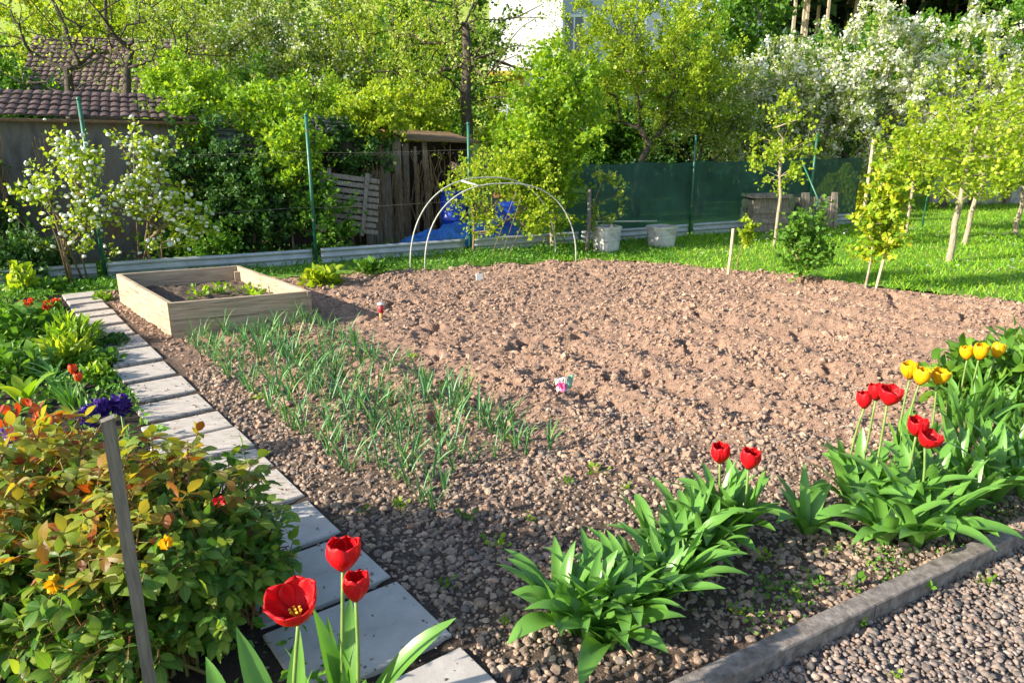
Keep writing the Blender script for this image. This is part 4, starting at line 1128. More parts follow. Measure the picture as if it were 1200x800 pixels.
# old plank bins
def plank_bin(label, px0, px1, pt, pb, lean=0.0, vertical=False, rz=0.15):
    c = G((px0 + px1) / 2, pb); Y = c[1]; k = (Y * .96 + .45) / FPX; wd = (px1 - px0) * k; h = zof(pt, Y)
    t = thing('wooden_bin', label, 'compost bin', c, 'grey plank bins on the lawn')
    cs, sn = math.cos(rz), math.sin(rz)
    ax = np.array((cs, sn, 0)); ay = np.array((-sn, cs, 0)); az = np.array((lean, 0, 1.0)); az = unit(az)
    A = [ax, ay, az]
    n = 5 if vertical else 3
    for s_ in (0, 1):
        for i in range(n):
            mb = MB()
            if vertical: mb.box(c + ax * wd * ((i + .5) / n - .5) + ay * (s_ * .5) + az * h * .48, (wd / n * .95, .025, h * .94), axes=A, jit=.006)
            else: mb.box(c + ay * (s_ * .5) + az * h * ((i + .5) / n * .95), (wd, .025, h / n * .9), axes=A, jit=.006)
            mb.build('plank', M['old_wood'], t)
    for s_ in (-1, 1):
        mb = MB(); mb.box(c + ax * s_ * (wd / 2 - .03) + ay * .26 + az * h * .46, (.03, .5, h * .88), axes=A); mb.build('side_panel', M['old_wood'], t)
    if vertical:
        for f in (.32, .62, ):
            mb = MB(); mb.box(c + az * h * f - ay * .026, (wd * 1.02, .025, .08), axes=A); mb.build('batten', M['old_wood'], t)
        mb = MB(); mb.box(c + az * (h + .015) + ay * .2, (wd * 1.1, .55, .06), axes=A, jit=.01); mb.build('lid', M['old_wood'], t)
    else:
        for s_ in (-1, -.75, 1, .8):
            mb = MB(); mb.box(c + ax * s_ * (wd / 2 - .02) + az * h * .52 - ay * .028, (.06, .025, h * 1.08), axes=[ax, ay, unit(az + .12 * s_ * (s_ == .8) * ax)], jit=.008); mb.build('upright', M['old_wood'], t)
plank_bin("boxy brown-grey plank bin with a flat lid behind the slender young tree", 880, 922, 231, 272, 0, True)
plank_bin("collapsing grey plank bin with splayed uprights behind the dark green currant bush", 938, 980, 228, 268, -.10, False, .1)
# golden conifer
for px, lab, top, hw in ((986, "golden-green conifer bush behind the grey plank bins", 196, .38), (968, "smaller golden conifer bush beside the larger one behind the bins", 208, .26)):
    Y = 14.2; x = W(px, 250, Y)[0]; zt = zof(top, Y)
    t = thing('golden_conifer', lab, 'conifer', (x, Y, 0), 'golden conifers behind the bins')
    mb = MB(); mb.tube([(x, Y, -.02), (x, Y, zt * .8)], [.03, .01], 6); mb.build('trunk', M['bark'], t)
    n = 2600; f = rng.random(n) ** .8; a_ = rng.uniform(0, 6.283, n); lob = 1 + .18 * np.sin(a_ * 5 + f * 6)
    r_ = hw * np.sin(np.clip((1 - f) * 2.1, 0, 1.57)) * rng.random(n) ** .3 * lob
    P = np.stack([x + r_ * np.cos(a_), Y + r_ * np.sin(a_), f * zt], 1)
    mb = MB(); leaves(mb, P, np.stack([np.cos(a_) * .5, np.sin(a_) * .5, np.ones(n)], 1) + rng.normal(0, .15, (n, 3)), rdir(n), rng.uniform(.06, .12, n), .018); mb.build('crown', M['leaf_gold'], t)

# ------------------------------------------------------------------ young orchard trees on the lawn
OG = 'young trees on the lawn'
def young(label, px, py, top, hw, lowpy, nsub, nleaf, leaf, r=.02, bark='bark_pale', L=.06, spread=.14, lean=(0, 0), name='young_tree', hw2=None, cat='tree', bud=None):
    b = G(px, py); Y = b[1]; zt = zof(top, Y); zb = zof(lowpy, Y); rz = (zt - zb) / 2; k = (Y * .96 + .3) / FPX
    return tree(name, label, cat, b, zb + rz * 1.0, [(lean[0], lean[1], zb + rz, hw * k, hw * k * .9, rz), (lean[0], lean[1], zb + rz * .7, hw * k * 1.05, hw * k * .95, rz * .6)], nsub, nleaf, L, leaf, bark, r, spread, OG, lean, .0035)
young("slender young tree with sparse yellow-green crown in front of the boxy plank bin", 907, 290, 96, 34, 226, 46, 34, 'leaf_spring', .024, L=.05)
young("pale-trunked young tree with wide yellow-green crown, nearest on the right lawn", 1112, 305, 66, 80, 245, 110, 40, 'leaf_spring', .045, lean=(.04, 0), L=.058, spread=.20)
young("leaning young tree just behind the pale-trunked one", 1130, 285, 100, 60, 240, 66, 50, 'leaf_spring', .04, lean=(.12, 0), L=.058, spread=.2)
young("young tree at the right edge, farthest of the lawn trees", 1190, 275, 88, 60, 240, 70, 52, 'leaf_spring', .04, L=.06)
young("young tree with dense golden crown left of the pale-trunked one", 1062, 272, 120, 42, 228, 55, 50, 'leaf_yellow', .03, L=.06)
# small yellow tree tied to a stake, at the edge of the soil
b = G(1013, 340)
tree('young_tree', 'small yellowing young tree tied to a white stake at the edge of the soil', 'tree', b, .45,
     [(.12, 0, .98, .20, .18, .36), (.05, 0, .62, .22, .2, .22), (.02, -.02, .42, .15, .14, .14)], 62, 30, .062, 'leaf_yellow', 'bark_pale', .013, .12, OG, (.03, 0), .003)
b = G(1025, 341); 
mb = MB(); mb.tube([(b[0], b[1], -.05), (b[0] + .05, b[1], .35), (b[0] + .10, b[1] + .02, .78)], .014, 8)
tag(mb.build('wooden_stake', M['stake_new'], None), 'whitish leaning stake supporting the small yellowing tree', 'stake')
for px, top, py, lab in ((853, 268, 322, 'short pale stake with sawn top at the edge of the lawn'), (1010, 163, 262, 'tall pale stake standing on the lawn behind the small yellowing tree')):
    b = G(px, py); mb = MB(); z = zof(top, b[1]); mb.tube([(b[0], b[1], -.05), (b[0] + .015, b[1], z * .5), (b[0] + .02, b[1], z)], .018 if px < 900 else .03, 8)
    tag(mb.build('wooden_stake', M['stake_new'], None), lab, 'stake')
b = G(862, 318)
tree('sapling', 'tiny sapling with a tuft of yellow-green leaves beside the short stake', 'sapling', b, .32, [(.10, 0, .42, .09, .09, .18)], 16, 20, .055, 'leaf_spring', 'twig', .006, .06, None, (.04, 0), .002)
b = G(938, 330)
tree('currant_bush', 'dense dark green currant bush at the far edge of the soil', 'bush', b, .15, [(.0, .05, .42, .20, .20, .34), (.05, 0, .28, .26, .22, .24), (.18, .05, .66, .08, .09, .2), (-.12, .0, .5, .1, .1, .2)], 60, 30, .052, 'leaf_mid', 'twig', .012, .11, None, r_tip=.0025, trunk_n=2, parts=('stems', 'foliage', 'flowers'))
# a few pale stones round the foot of the sapling
mb = MB()

# ------------------------------------------------------------------ grass
n = 150000
x = rng.uniform(-3, 14, n); y = rng.uniform(5, 19, n)
s_ = (y > edge_y(x) - .04 + rng.normal(0, .05, n)) & (np.abs(x) < .78 * y + .4) & (kerb_of(x, y) > .3) & ((y < fence_y(x) + .1) | (x > 5.5)) & (x > .35) & (rng.random(n) < np.clip(10.5 / y, .3, 1) * (.45 + .9 * fbm(x * 1.2, y * 1.2, 55, 3)) * (1 - .85 * sstep(.62, .74, fbm(x * .9 + 4, y * 1.6, 58, 3))))
x, y = x[s_], y[s_]; n = len(x)
P = np.stack([x, y, np.full(n, -.012)], 1)
L = rng.uniform(.03, .085, n) * (0.6 + .8 * vn(x * 1.3, y * 1.3, 66))
mb = MB(); leaves(mb, P, rdir(n, 1.4), rdir(n), L, rng.uniform(.004, .008, n), LT_BLADE)
tag(mb.build('grass', M['grass']), kind='stuff')
n = 420
x = rng.uniform(2.5, 10, n); y = rng.uniform(7.5, 13, n); s_ = (y > edge_y(x) + .3) & (rng.random(n) < sstep(.35, .65, vn(x * .8, y * .8, 12)))
x, y = x[s_], y[s_]
mb = MB()
for r_ in range(3): leaves(mb, np.stack([x, y, np.full(len(x), .06)], 1), rdir(len(x), 0) * np.array((1, 1, .1)), np.tile((0, -.2, 1.), (len(x), 1)), .03, .015)
tag(mb.build('daisies', M['blossom']), kind='stuff')
# weeds along the fence foot and the bed edge
n = 26000
x = rng.uniform(-7, 2.2, n); f = rng.random(n)
yf = fence_y(x)
y = edge_y(x) + (yf + .35 - edge_y(x)) * f
s_ = (rng.random(n) < .25 + .75 * sstep(.3, .6, fbm(x * 1.5, y * 1.5, 77, 3))) & ~((y < edge_y(x) + .25) & (x < -1.8) & (rng.random(n) < .7)) 
x, y = x[s_], y[s_]; n = len(x)
hgt = .015 + .05 * vn(x * 2, y * 2, 78) + .16 * np.clip((y - fence_y(x)) / .3, 0, 1)
P = np.stack([x, y, rng.random(n) * hgt - .01], 1)
mb = MB(); leaves(mb, P, rdir(n, .5), rdir(n, .6), rng.uniform(.025, .06, n), rng.uniform(.006, .016, n))
tag(mb.build('weeds', M['weed']), kind='stuff')

# ------------------------------------------------------------------ raised bed
F0 = np.array((-2.775, 5.83)); F1 = np.array((-1.749, 6.299)); LV = np.array((-1.07, 1.26))
C = [F0, F1, F1 + LV, F0 + LV]; HB = .30; TH = .032
t = thing('raised_bed', 'rectangular raised bed of pale wooden boards beside the slab path', 'raised bed', (*((C[0] + C[2]) / 2), 0))
def board_row(p, q, joints, inner):
    d = unit(q - p); nrm = np.array((-d[1], d[0])); L = np.linalg.norm(q - p); rz = math.atan2(d[1], d[0])
    for lv in range(2):
        cuts = [0] + joints + [1]
        for i in range(len(cuts) - 1):
            a_, b_ = cuts[i] * L + (.0015 if i else 0), cuts[i + 1] * L - (.0015 if i < len(cuts) - 2 else 0)
            m = p + d * (a_ + b_) / 2 + nrm * TH / 2
            mb = MB(); mb.box((*m, -.01 + (lv + .5) * (HB + .01) / 2), (b_ - a_, TH + (.001 if lv else 0), (HB + .01) / 2 - .004), rz, jit=.0006)
            mb.build('board', M['board'], t)
dF = unit(F1 - F0); dL = unit(LV)
board_row(C[0], C[1], [], 0)
board_row(C[1] + dL * .0, C[2], [.62], 0)
board_row(C[2] - dF * TH, C[3] + dF * TH, [], 0)
board_row(C[3], C[0] + dL * TH * 1.15, [.42], 0)
for c_ in C:
    ctr = (C[0] + C[2]) / 2; q = c_ + unit(ctr - c_) * .085
    mb = MB(); mb.box((*q, .12), (.05, .05, .26), math.atan2(dF[1], dF[0])); mb.build('corner_post', M['board'], t)
nu, nv = 50, 60; V = []
for i in range(nu):
    for j in range(nv):
        q = F0 + dF * (.04 + (np.linalg.norm(F1 - F0) - .08) * i / (nu - 1)) + LV * (.025 + .95 * j / (nv - 1))
        V.append((q[0], q[1],   .11 + .05 * float(fbm(q[0] * 7, q[1] * 7, 101, 4)) + .03 * float(vn(q[0] * 22, q[1] * 22, 102))))
mb = MB(); mb.grid(V, nu, nv)
M['bed_soil'] = plain_mat('bed_soil', [(0.035, 0.026, 0.02), (0.10, 0.07, 0.05), (0.16, 0.115, 0.085)], 28, 0.95, 0.015)
mb.build('soil_fill', M['bed_soil'], t, True)
def seedling(name, label, cat, pos, n, r, L, leaf, group=None, w=.35, up=.5):
    mb = MB(); P = np.array(pos)[None] + rng.normal(0, r * .5, (n, 3)) * np.array((1, 1, .0)) + np.stack([np.zeros(n), np.zeros(n), rng.random(n) * r * .9], 1)
    out = P - np.array(pos); D = unit(out + rng.normal(0, r * .3, out.shape) + np.array((0, 0, r * up)))
    Ls = L * rng.uniform(.7, 1.2, n)
    leaves(mb, P, D, rdir(n, 1.2), Ls, Ls * w, LT_LEAF)
    b0 = np.array(pos, float)
    mb.tube([b0 - np.array((0, 0, .02)), b0 + np.array((0, 0, r * .12))], r * .06, 5)
    for q, d_ in zip(P, D): mb.tube([b0, (b0 + q) / 2 + np.array((0, 0, r * .1)), q + d_ * .004], r * .018, 3, False)
    return tag(mb.build(name, M[leaf], None, True), label, cat, group)
for f, g_, lab in ((.72, .25, "green seedlings in the raised bed near its right wall"), (.45, .55, "small green sprout in the middle of the raised bed"), (.62, .60, "sprawling strawberry plant at the back of the raised bed"), (.8, .48, "little leafy plant against the inner right wall of the raised bed")):
    q = F0 + (F1 - F0) * f + LV * g_
    seedling('bed_seedling', lab, 'seedling', (q[0], q[1], .15), 26, .10, .05, 'leaf_bright', 'plants in the raised bed')

# ------------------------------------------------------------------ small things on the soil
q = G(447, 376)
t = thing('row_marker', 'small red-topped marker on an orange peg beside the raised bed', 'row marker', q)
mb = MB(); mb.tube([(q[0], q[1], -.03), (q[0], q[1], .075)], .017, 10); mb.build('peg', M['orange_clay'], t, True)
mb = MB(); mb.tube([(q[0], q[1], .075), (q[0], q[1], .08), (q[0], q[1], .15)], [.014, .026, .024], 10); mb.build('cup', M['red_plastic'], t, True)
mb = MB(); mb.tube([(q[0], q[1], .15), (q[0], q[1], .165)], [.032, .032], 10); mb.build('rim', M['card_white'], t, True)
q = G(658, 461)
t = thing('seed_packet', 'crumpled seed packet with pink flower picture stuck on a thin stick in the soil', 'seed packet', q)
def sheet(mb, c, ax, ay, w_, h_, bend=.01, n=6):
    V = []; nr_ = np.cross(ax, ay)
    for i in range(n):
        for j in range(n):
            u, v = i / (n - 1) - .5, j / (n - 1)
            V.append(np.array(c) + np.array(ax) * u * w_ + np.array(ay) * v * h_ + nr_ * bend * (math.sin(u * 7 + v * 5) + 2 * u * u))
    mb.add(V, [(i * n + j, (i + 1) * n + j, (i + 1) * n + j + 1, i * n + j + 1) for i in range(n - 1) for j in range(n - 1)])
mb = MB(); sheet(mb, q + np.array((.01, 0, .01)), (.95, .1, .2), (-.2, .3, .92), .075, .095, .012); o = mb.build('packet', M['card_white'], t, True); o.modifiers.new('t', 'SOLIDIFY').thickness = .003
mb = MB(); sheet(mb, q + np.array((.045, .01, .03)), (.9, .3, .3), (.15, .3, .92), .05, .09, .01); o = mb.build('packet_back', M['card_green'], t, True); o.modifiers.new('t', 'SOLIDIFY').thickness = .003
mb = MB(); n = 22; P = q + np.array((.0, -.02, .055)) + rng.normal(0, .011, (n, 3)); leaves(mb, P, rdir(n), rdir(n) + np.array((0, -1, .3)), .028, .014); mb.build('flower_picture', M['card_pink'], t)
mb = MB(); q1 = W(666, 390, q[1] + .02); mb.tube([q + np.array((.01, .02, -.02)), (q + q1) / 2, q1], [.004, .0035, .003], 6); mb.build('stick', M['twig'], t)
q = G(562, 331)
t = thing('plant_tag', 'small white plant tag at the far end of a seed row', 'plant tag', q)
mb = MB(); mb.box(q + np.array((0, 0, .045)), (.075, .006, .11), .3, jit=.004); mb.build('tag_plate', M['card_white'], t)
mb = MB(); mb.box(q + np.array((0, .006, .0)), (.02, .006, .08), .3); mb.build('peg', M['card_white'], t)
seedling('lettuce', 'round yellow-green leafy plant at the edge of the soil behind the raised bed', 'plant', (*G(377, 334)[:2], .0), 170, .17, .085, 'leaf_spring', w=.42)
seedling('leafy_plant', 'dark green leafy plant at the soil edge near the hoops', 'plant', (*G(433, 321)[:2], .0), 110, .15, .075, 'leaf_mid', w=.4)

# ------------------------------------------------------------------ strap leaves
def strap(mb, base, az, L, Wd, e0, e1, fold=.35, twist=0.0, nl=14, nw=5, side=0.0, tipf=1.0):
    """one long leaf that arches from elevation e0 at its foot to e1 at its tip"""
    f = np.linspace(0, 1, nl); el = e0 + (e1 - e0) * f ** 1.3; azs = az + side * f
    dirs = np.stack([np.cos(el) * np.cos(azs), np.cos(el) * np.sin(azs), np.sin(el)], 1)
    C_ = np.array(base) + np.concatenate([np.zeros((1, 3)), np.cumsum((dirs[:-1] + dirs[1:]) / 2 * L / (nl - 1), 0)])
    sd_ = np.stack([-np.sin(azs), np.cos(azs), np.zeros(nl)], 1)
    nr_ = np.cross(dirs, sd_)
    tw = twist * f
    S = sd_ * np.cos(tw)[:, None] + nr_ * np.sin(tw)[:, None]; Q = -sd_ * np.sin(tw)[:, None] + nr_ * np.cos(tw)[:, None]
    wid = Wd * np.clip(np.sin(np.pi * np.clip(f * .74 + .14, 0, 1)) ** .7, 0, 1) * (1 - f ** 9 * tipf)
    wid[-1] = Wd * .02
    V = []; T = []
    ph = rng.uniform(0, 6)
    for i in range(nl):
        for j in range(nw):
            u = j / (nw - 1) * 2 - 1
            lift = fold * abs(u) ** 1.2 * wid[i] * (1 - .6 * f[i]) + .10 * wid[i] * u * math.sin(f[i] * 9 + ph)
            V.append(C_[i] + S[i] * u * wid[i] * (1 - .12 * fold) + Q[i] * lift); T.append((f[i], u))
    mb.grid(V, nl, nw, T)
def tulip_flower(mb, c, axis, R, H, openf, phi):
    axis = unit(np.array(axis, float)); a1 = unit(np.cross(axis, (0.3, 1, 0.2))); a2 = np.cross(axis, a1)
    nl, nw = 12, 7
    for layer in range(2):
        for p_ in range(3):
            ph = phi + p_ * 2.094 + layer * 1.047 + rng.uniform(-.1, .1)
            op = openf * (1.12 if layer == 0 else .9) + rng.uniform(-.06, .08)
            hh = H * (1 if layer else .97) * rng.uniform(.95, 1.05)
            V = []; T = []
            for i in range(nl):
                s_ = 1 - (1 - i / (nl - 1)) ** 1.35
                r_ = R * (math.sin(min(1, s_ * 1.5 + .06) * math.pi / 2) ** .75 * (1 - .22 * (1 - op) * s_ ** 2) + op * .42 * s_ ** 2.2) * (1.0 if layer else .93) + .002
                half = 1.02 * (math.sin(math.pi * (.20 + .48 * s_)) ** .9) * math.sqrt(max(0.0, 1 - s_ ** 7)) + .04
                for j in range(nw):
                    u = j / (nw - 1) * 2 - 1
                    an = ph + u * half * .92
                    rr = r_ * (1 - .10 * abs(u) ** 2 + (.05 * u if layer else -.05 * u)) 
                    z = hh * (.06 * s_ + .94 * s_ ** .9) * (1 - .10 * op * s_) - .05 * H * abs(u) ** 2 * s_ + .012 * H * math.sin(u * 8 + i)
                    V.append(np.array(c) + (a1 * math.cos(an) + a2 * math.sin(an)) * rr + axis * z); T.append((s_, u))
            mb.grid(V, nl, nw, T)
def rosette(label, base, n, L, Wd, group, name='tulip_plant', e=(1.25, -.1), flowers=(), az0=None, spread=1.0, petal='petal_red', fold=.4):
    base = np.array(base, float); base[2] = float(soil_h(base[0], base[1])) - .01
    t = thing(name, label, 'tulip', base, group)
    a0 = rng.uniform(0, 6.28) if az0 is None else az0
    for i in range(n):
        az = a0 + i * 2.399 + rng.uniform(-.3, .3)
        inner = i / max(1, n - 1)
        mb = MB()
        Ls = L * rng.uniform(.8, 1.12) * (1 - .1 * inner)
        strap(mb, base + np.array((math.cos(az) * .012, math.sin(az) * .012, 0)), az, Ls, Wd * rng.uniform(.8, 1.15) * (1 - .3 * inner), e[0] + .15 * inner + rng.uniform(-.12, .12),
              e[1] + (1.1) * inner ** 1.4 + rng.uniform(-.35, .35), fold, rng.uniform(-.5, .5), side=rng.uniform(-.35, .35))
        mb.build('leaf', M['leaf_tulip'], t, True)
    for (fc, R, H, op, tilt) in flowers:
        fc = np.array(fc, float); ax = unit(np.array((tilt[0], tilt[1], 1.0)))
        b0 = fc - ax * H * .45
        mb = MB(); f = np.linspace(0, 1, 9)
        P = base[None] * (1 - f)[:, None] + b0[None] * f[:, None] + np.array((rng.uniform(-.02, .02), rng.uniform(-.02, .02), 0))[None] * np.sin(f * math.pi)[:, None]
        mb.tube(P, np.linspace(.0062, .0048, 9), 7); mb.build('stem', M['stem_green'], t, True)
        mb = MB(); tulip_flower(mb, b0, ax, R, H, op, rng.uniform(0, 2)); fl = mb.build('flower', M[petal], t, True)
        md = fl.modifiers.new('petal_thickness', 'SOLIDIFY'); md.thickness = .0012
        if op > .5:
            mb = MB()
            for q in range(7):
                a_ = q * 1.05; rr = .008 if q < 6 else 0
                mb.tube([b0, b0 + ax * H * .22 + np.array((math.cos(a_) * rr, math.sin(a_) * rr, 0)), b0 + ax * H * .40 + np.array((math.cos(a_) * rr * 1.7, math.sin(a_) * rr * 1.7, 0))], [.003, .0025, .0035], 5)
            s_ = mb.build('stamens', M['stamen'], t); s_.parent = fl
    return t

# front tulips by the slabs
FG = 'red tulips in the foreground by the slabs'
def fpt(px, py, Y): return W(px, py, Y)
for px, py, Y, R, H, op, tl, lab, bx in ((345, 712, 1.47, .050, .088, .75, (-.12, -.25), "wide open red tulip in the foreground, lowest and leftmost of three", 330),
                                     (402, 652, 1.62, .043, .080, .22, (.05, .1), "red tulip standing highest of the three in the foreground by the slabs", 385),
                                     (417, 689, 1.57, .033, .074, .02, (.05, 0), "closed slim red tulip, smallest and rightmost of the foreground three", 395)):
    fc = fpt(px, py, Y); bpos = np.array((fc[0] - .05, Y + .02, 0))
    rosette(lab, bpos, 4, .50, .034, FG, 'tulip', (1.4, .6), [(fc, R, H, op, tl)], az0={345: 2.5, 402: 1.2, 417: .3}[px])
rosette("leafy flowerless tulip with broad leaves at the foot of the foreground tulips", (-.66, 1.42, 0), 6, .40, .044, None, 'tulip_plant', (1.35, .4))

# right tulip rows
TG = 'flowerless tulips along the kerb'
clump1 = [(672, 742), (712, 760), (695, 728), (740, 735), (745, 706), (778, 708), (768, 664), (800, 668), (805, 642), (835, 648), (838, 625), (865, 632), (688, 752), (725, 738), (762, 724), (792, 694), (822, 664), (655, 735)]
lab1 = {0: "broad-leaved flowerless tulip at the left end of the row, nearest the slabs", 1: "broad-leaved flowerless tulip lowest in the photo, nearest the kerb's near end", 11: "flowerless tulip at the right end of the first leafy clump"}
for i, (px, py) in enumerate(clump1):
    big = i in (0, 1)
    rosette(lab1.get(i, "flowerless tulip amid the big leafy clump below the pair of red tulips"), G(px, py), 12 if not big else 10, .33 if not big else .32, .031 if not big else .048, TG, e=(1.3, -.25) if not big else (1.15, -.55))
RT = 'red tulips along the kerb'
for px, py, Y, R, H, op, tl, lab, bp in ((844, 532, 2.80, .040, .088, .04, (-.05, -.05), "red tulip of the middle pair, left one above the leafy clump", (850, 622)), (879, 539, 2.74, .042, .088, .10, (.08, -.1), "red tulip of the middle pair, right one and slightly lower", (866, 626)),
        (1013, 469, 3.08, .034, .080, .02, (-.1, 0), "small red tulip at the left of the upper red group", (1015, 592)), (1027, 460, 3.18, .036, .078, .2, (0, .1), "red tulip half hidden at the back of the upper red group", (1030, 585)),
        (1043, 465, 3.02, .046, .086, .50, (.1, -.2), "wide open red tulip at the front of the upper red group", (1032, 600)), (1075, 501, 2.92, .042, .084, .28, (-.05, -.1), "red tulip above its neighbour, upper of the pair below the yellow ones", (1065, 610)),
        (1088, 516, 2.86, .044, .074, .55, (.2, -.25), "open red tulip, lower of the pair below the yellow ones", (1075, 612))):
    fc = W(px, py, Y); g = G(*bp); g = np.array((g[0], Y + .0 * g[1], 0)); g[0] = fc[0] - .02 * (1 if px > 860 else -1)
    rosette(lab, g, 5, .36, .042, RT, 'tulip', (1.25, .05), [(fc, R, H, op, tl)])
YT = 'yellow tulips at the right'
for px, py, Y, R, H, op, tl, lab in ((1066, 435, 3.50, .042, .090, .15, (-.15, 0), "yellow tulip at the left of the nearer yellow trio"), (1080, 442, 3.42, .040, .086, .12, (.1, -.15), "yellow tulip in the middle of the nearer yellow trio"),
        (1101, 442, 3.45, .042, .078, .3, (.15, -.15), "orange-tinged yellow tulip at the right of the nearer yellow trio"), (1133, 414, 4.0, .034, .082, .05, (-.2, 0), "yellow tulip at the left of the farther yellow trio"),
        (1149, 413, 3.95, .038, .096, .1, (.0, -.1), "tall yellow tulip in the middle of the farther yellow trio"), (1169, 411, 4.0, .036, .086, .15, (.25, 0), "yellow tulip at the right of the farther yellow trio")):
    fc = W(px, py, Y)
    rosette(lab, (fc[0], Y, 0), 4, .33, .030, YT, 'tulip', (1.4, .5), [(fc, R, H, op, tl)], petal='petal_yellow')
for i, (px, py, L, wd, n, e) in enumerate([(945, 628, .29, .034, 6, (1.1, -.1)), (1000, 608, .32, .04, 6, (1.2, -.1)), (1035, 640, .34, .046, 7, (1.1, -.4)), (1072, 642, .37, .044, 7, (1.1, -.5)), (1100, 626, .36, .036, 7, (1.1, -.3)),
        (1120, 575, .34, .028, 7, (1.3, .2)), (1150, 560, .34, .026, 8, (1.3, .1)), (1180, 565, .34, .028, 8, (1.2, 0)), (1130, 535, .36, .024, 8, (1.4, .6)), (1165, 530, .36, .022, 8, (1.4, .6)), (1195, 535, .36, .024, 8, (1.3, .4)), (1110, 520, .34, .022, 7, (1.4, .7)), (1145, 500, .36, .022, 8, (1.4, .7)), (1185, 500, .36, .022, 8, (1.4, .6)), (1210, 560, .34, .026, 8, (1.2, .1)), (1235, 530, .34, .024, 8, (1.3, .3)), (1052, 606, .34, .036, 6, (1.2, .1)), (1086, 596, .34, .034, 6, (1.2, .2)), (1135, 600, .35, .03, 6, (1.2, -.1)), (1165, 590, .35, .028, 6, (1.2, 0)), (1195, 585, .34, .028, 6, (1.2, 0))]):
    lab = {0: "small flowerless tulip alone between the two leafy clumps", 2: "broad-leaved flowerless tulip under the open red tulip", 3: "flowerless tulip whose longest leaf hangs over the kerb"}.get(i, "narrow-leaved flowerless tulip in the dense green mass at the right" if i > 4 else "flowerless tulip at the foot of the upper red tulips")
    rosette(lab, G(px, py), n + 5, L * 1.10, wd * .95, TG, e=(e[0] + .05, e[1] - .15))
# peony bush at the right edge
for px, Y, lab, top, hw in ((1185, 4.35, "dark green peony bush at the right edge behind the yellow tulips", 392, .36), (1235, 4.0, "leafy peony bush cut by the right edge of the photo", 400, .36), (1150, 4.3, "low leafy peony shoots beneath the farther yellow tulips", 425, .28)):
    x = W(px, 450, Y)[0]; zt = zof(top, Y)
    t = thing('peony_bush', lab, 'peony', (x, Y, 0), 'peonies at the right')
    tg = in_ell(46, (x, Y, zt * .55), (hw, hw * .8, zt * .5), .5)
    mb = MB()
    for q in tg[:26]:
        b0 = np.array((x, Y, 0)) + (q - np.array((x, Y, 0))) * np.array((.3, .3, 0)); mb.tube([b0, (b0 + q) / 2 + np.array((0, 0, .03)), q], [.006, .005, .003], 5, False)
    mb.build('stems', M['stem_green'], t, True)
    mb = MB(); n = len(tg) * 9; P = np.repeat(tg, 9, 0) + rng.normal(0, .035, (n, 3)); out = unit(P - np.array((x, Y, 0)))
    leaves(mb, P, rdir(n, .05, out, .9), rdir(n, 1.3), rng.uniform(.08, .13, n), rng.uniform(.018, .028, n), LT_LEAF, True); mb.build('foliage', M['leaf_mid'], t, True)

# ------------------------------------------------------------------ onions
prot = []
for v in range(7):
    mb = MB()
    for i in range(rng.integers(5, 9)):
        az = rng.uniform(0, 6.28); strap(mb, (rng.normal(0, .006), rng.normal(0, .006), -.01), az, rng.uniform(.13, .27), rng.uniform(.0034, .0062), rng.uniform(1.1, 1.5), rng.uniform(-.2, 1.4), .8, rng.uniform(-.5, .5), 7, 3)
    prot.append(mb)
olab = "young onion plant with thin upright blue-green leaves in the stony onion rows"
pobj = []
for r_ in range(8):
    for j in range(33):
        al = 4.55 - j * .112 + rng.normal(0, .03); pe = .28 + r_ * .138 + rng.normal(0, .014)
        if al < .95 + rng.uniform(0, .4): continue
        if rng.random() < .16: continue
        if pe < .36 + .0 and al < 1.6: continue
        x, y = AP(al, pe)
        vi = int(rng.integers(7)); z = float(soil_h(x, y))
        if len(pobj) <= vi or pobj[vi] is None:
            while len(pobj) <= vi: pobj.append(None)
            o = prot[vi].build('onion_plant', M['leaf_onion'], None, True); tag(o, olab, 'onion', 'onion plants'); pobj[vi] = o
        else:
            o = pobj[vi].copy(); COL.objects.link(o)
        o.location = (x, y, z); o.rotation_euler = (0, 0, rng.uniform(0, 6.28)); s_ = rng.uniform(.75, 1.25); o.scale = (s_, s_, s_)
# small weeds in the pebbles
wp = [(470, 600), (545, 610), (620, 610), (430, 600), (575, 640), (390, 525), (700, 555), (665, 570), (735, 575), (360, 500), (300, 470), (520, 690), (590, 735), (900, 690), (930, 700), (960, 690), (860, 720), (1000, 690), (900, 660), (1085, 690), (1160, 680), (1010, 730), (1050, 790), (330, 440), (480, 420), (420, 410), (600, 520), (560, 500), (160, 350), (215, 395)]
pw = []
for i in range(4):
    o = seedling('weed_seedling', 'tiny green weed seedling sprouting between the pebbles', 'weed', (0, 0, 0), 12, .05, .032, 'leaf_mid' if i % 2 else 'leaf_bright', 'weed seedlings in the pebbles'); pw.append(o)
for i, (px, py) in enumerate(wp):
    o = pw[i] if i < 4 else pw[i % 4].copy()
    if i >= 4: COL.objects.link(o)
    g = G(px, py); z = float(soil_h(g[0], g[1])) if kerb_of(g[0], g[1]) > 0 else -.015
    o.location = (g[0], g[1], z); o.rotation_euler = (0, 0, i); s_ = rng.uniform(.4, .95); o.scale = (s_,) * 3
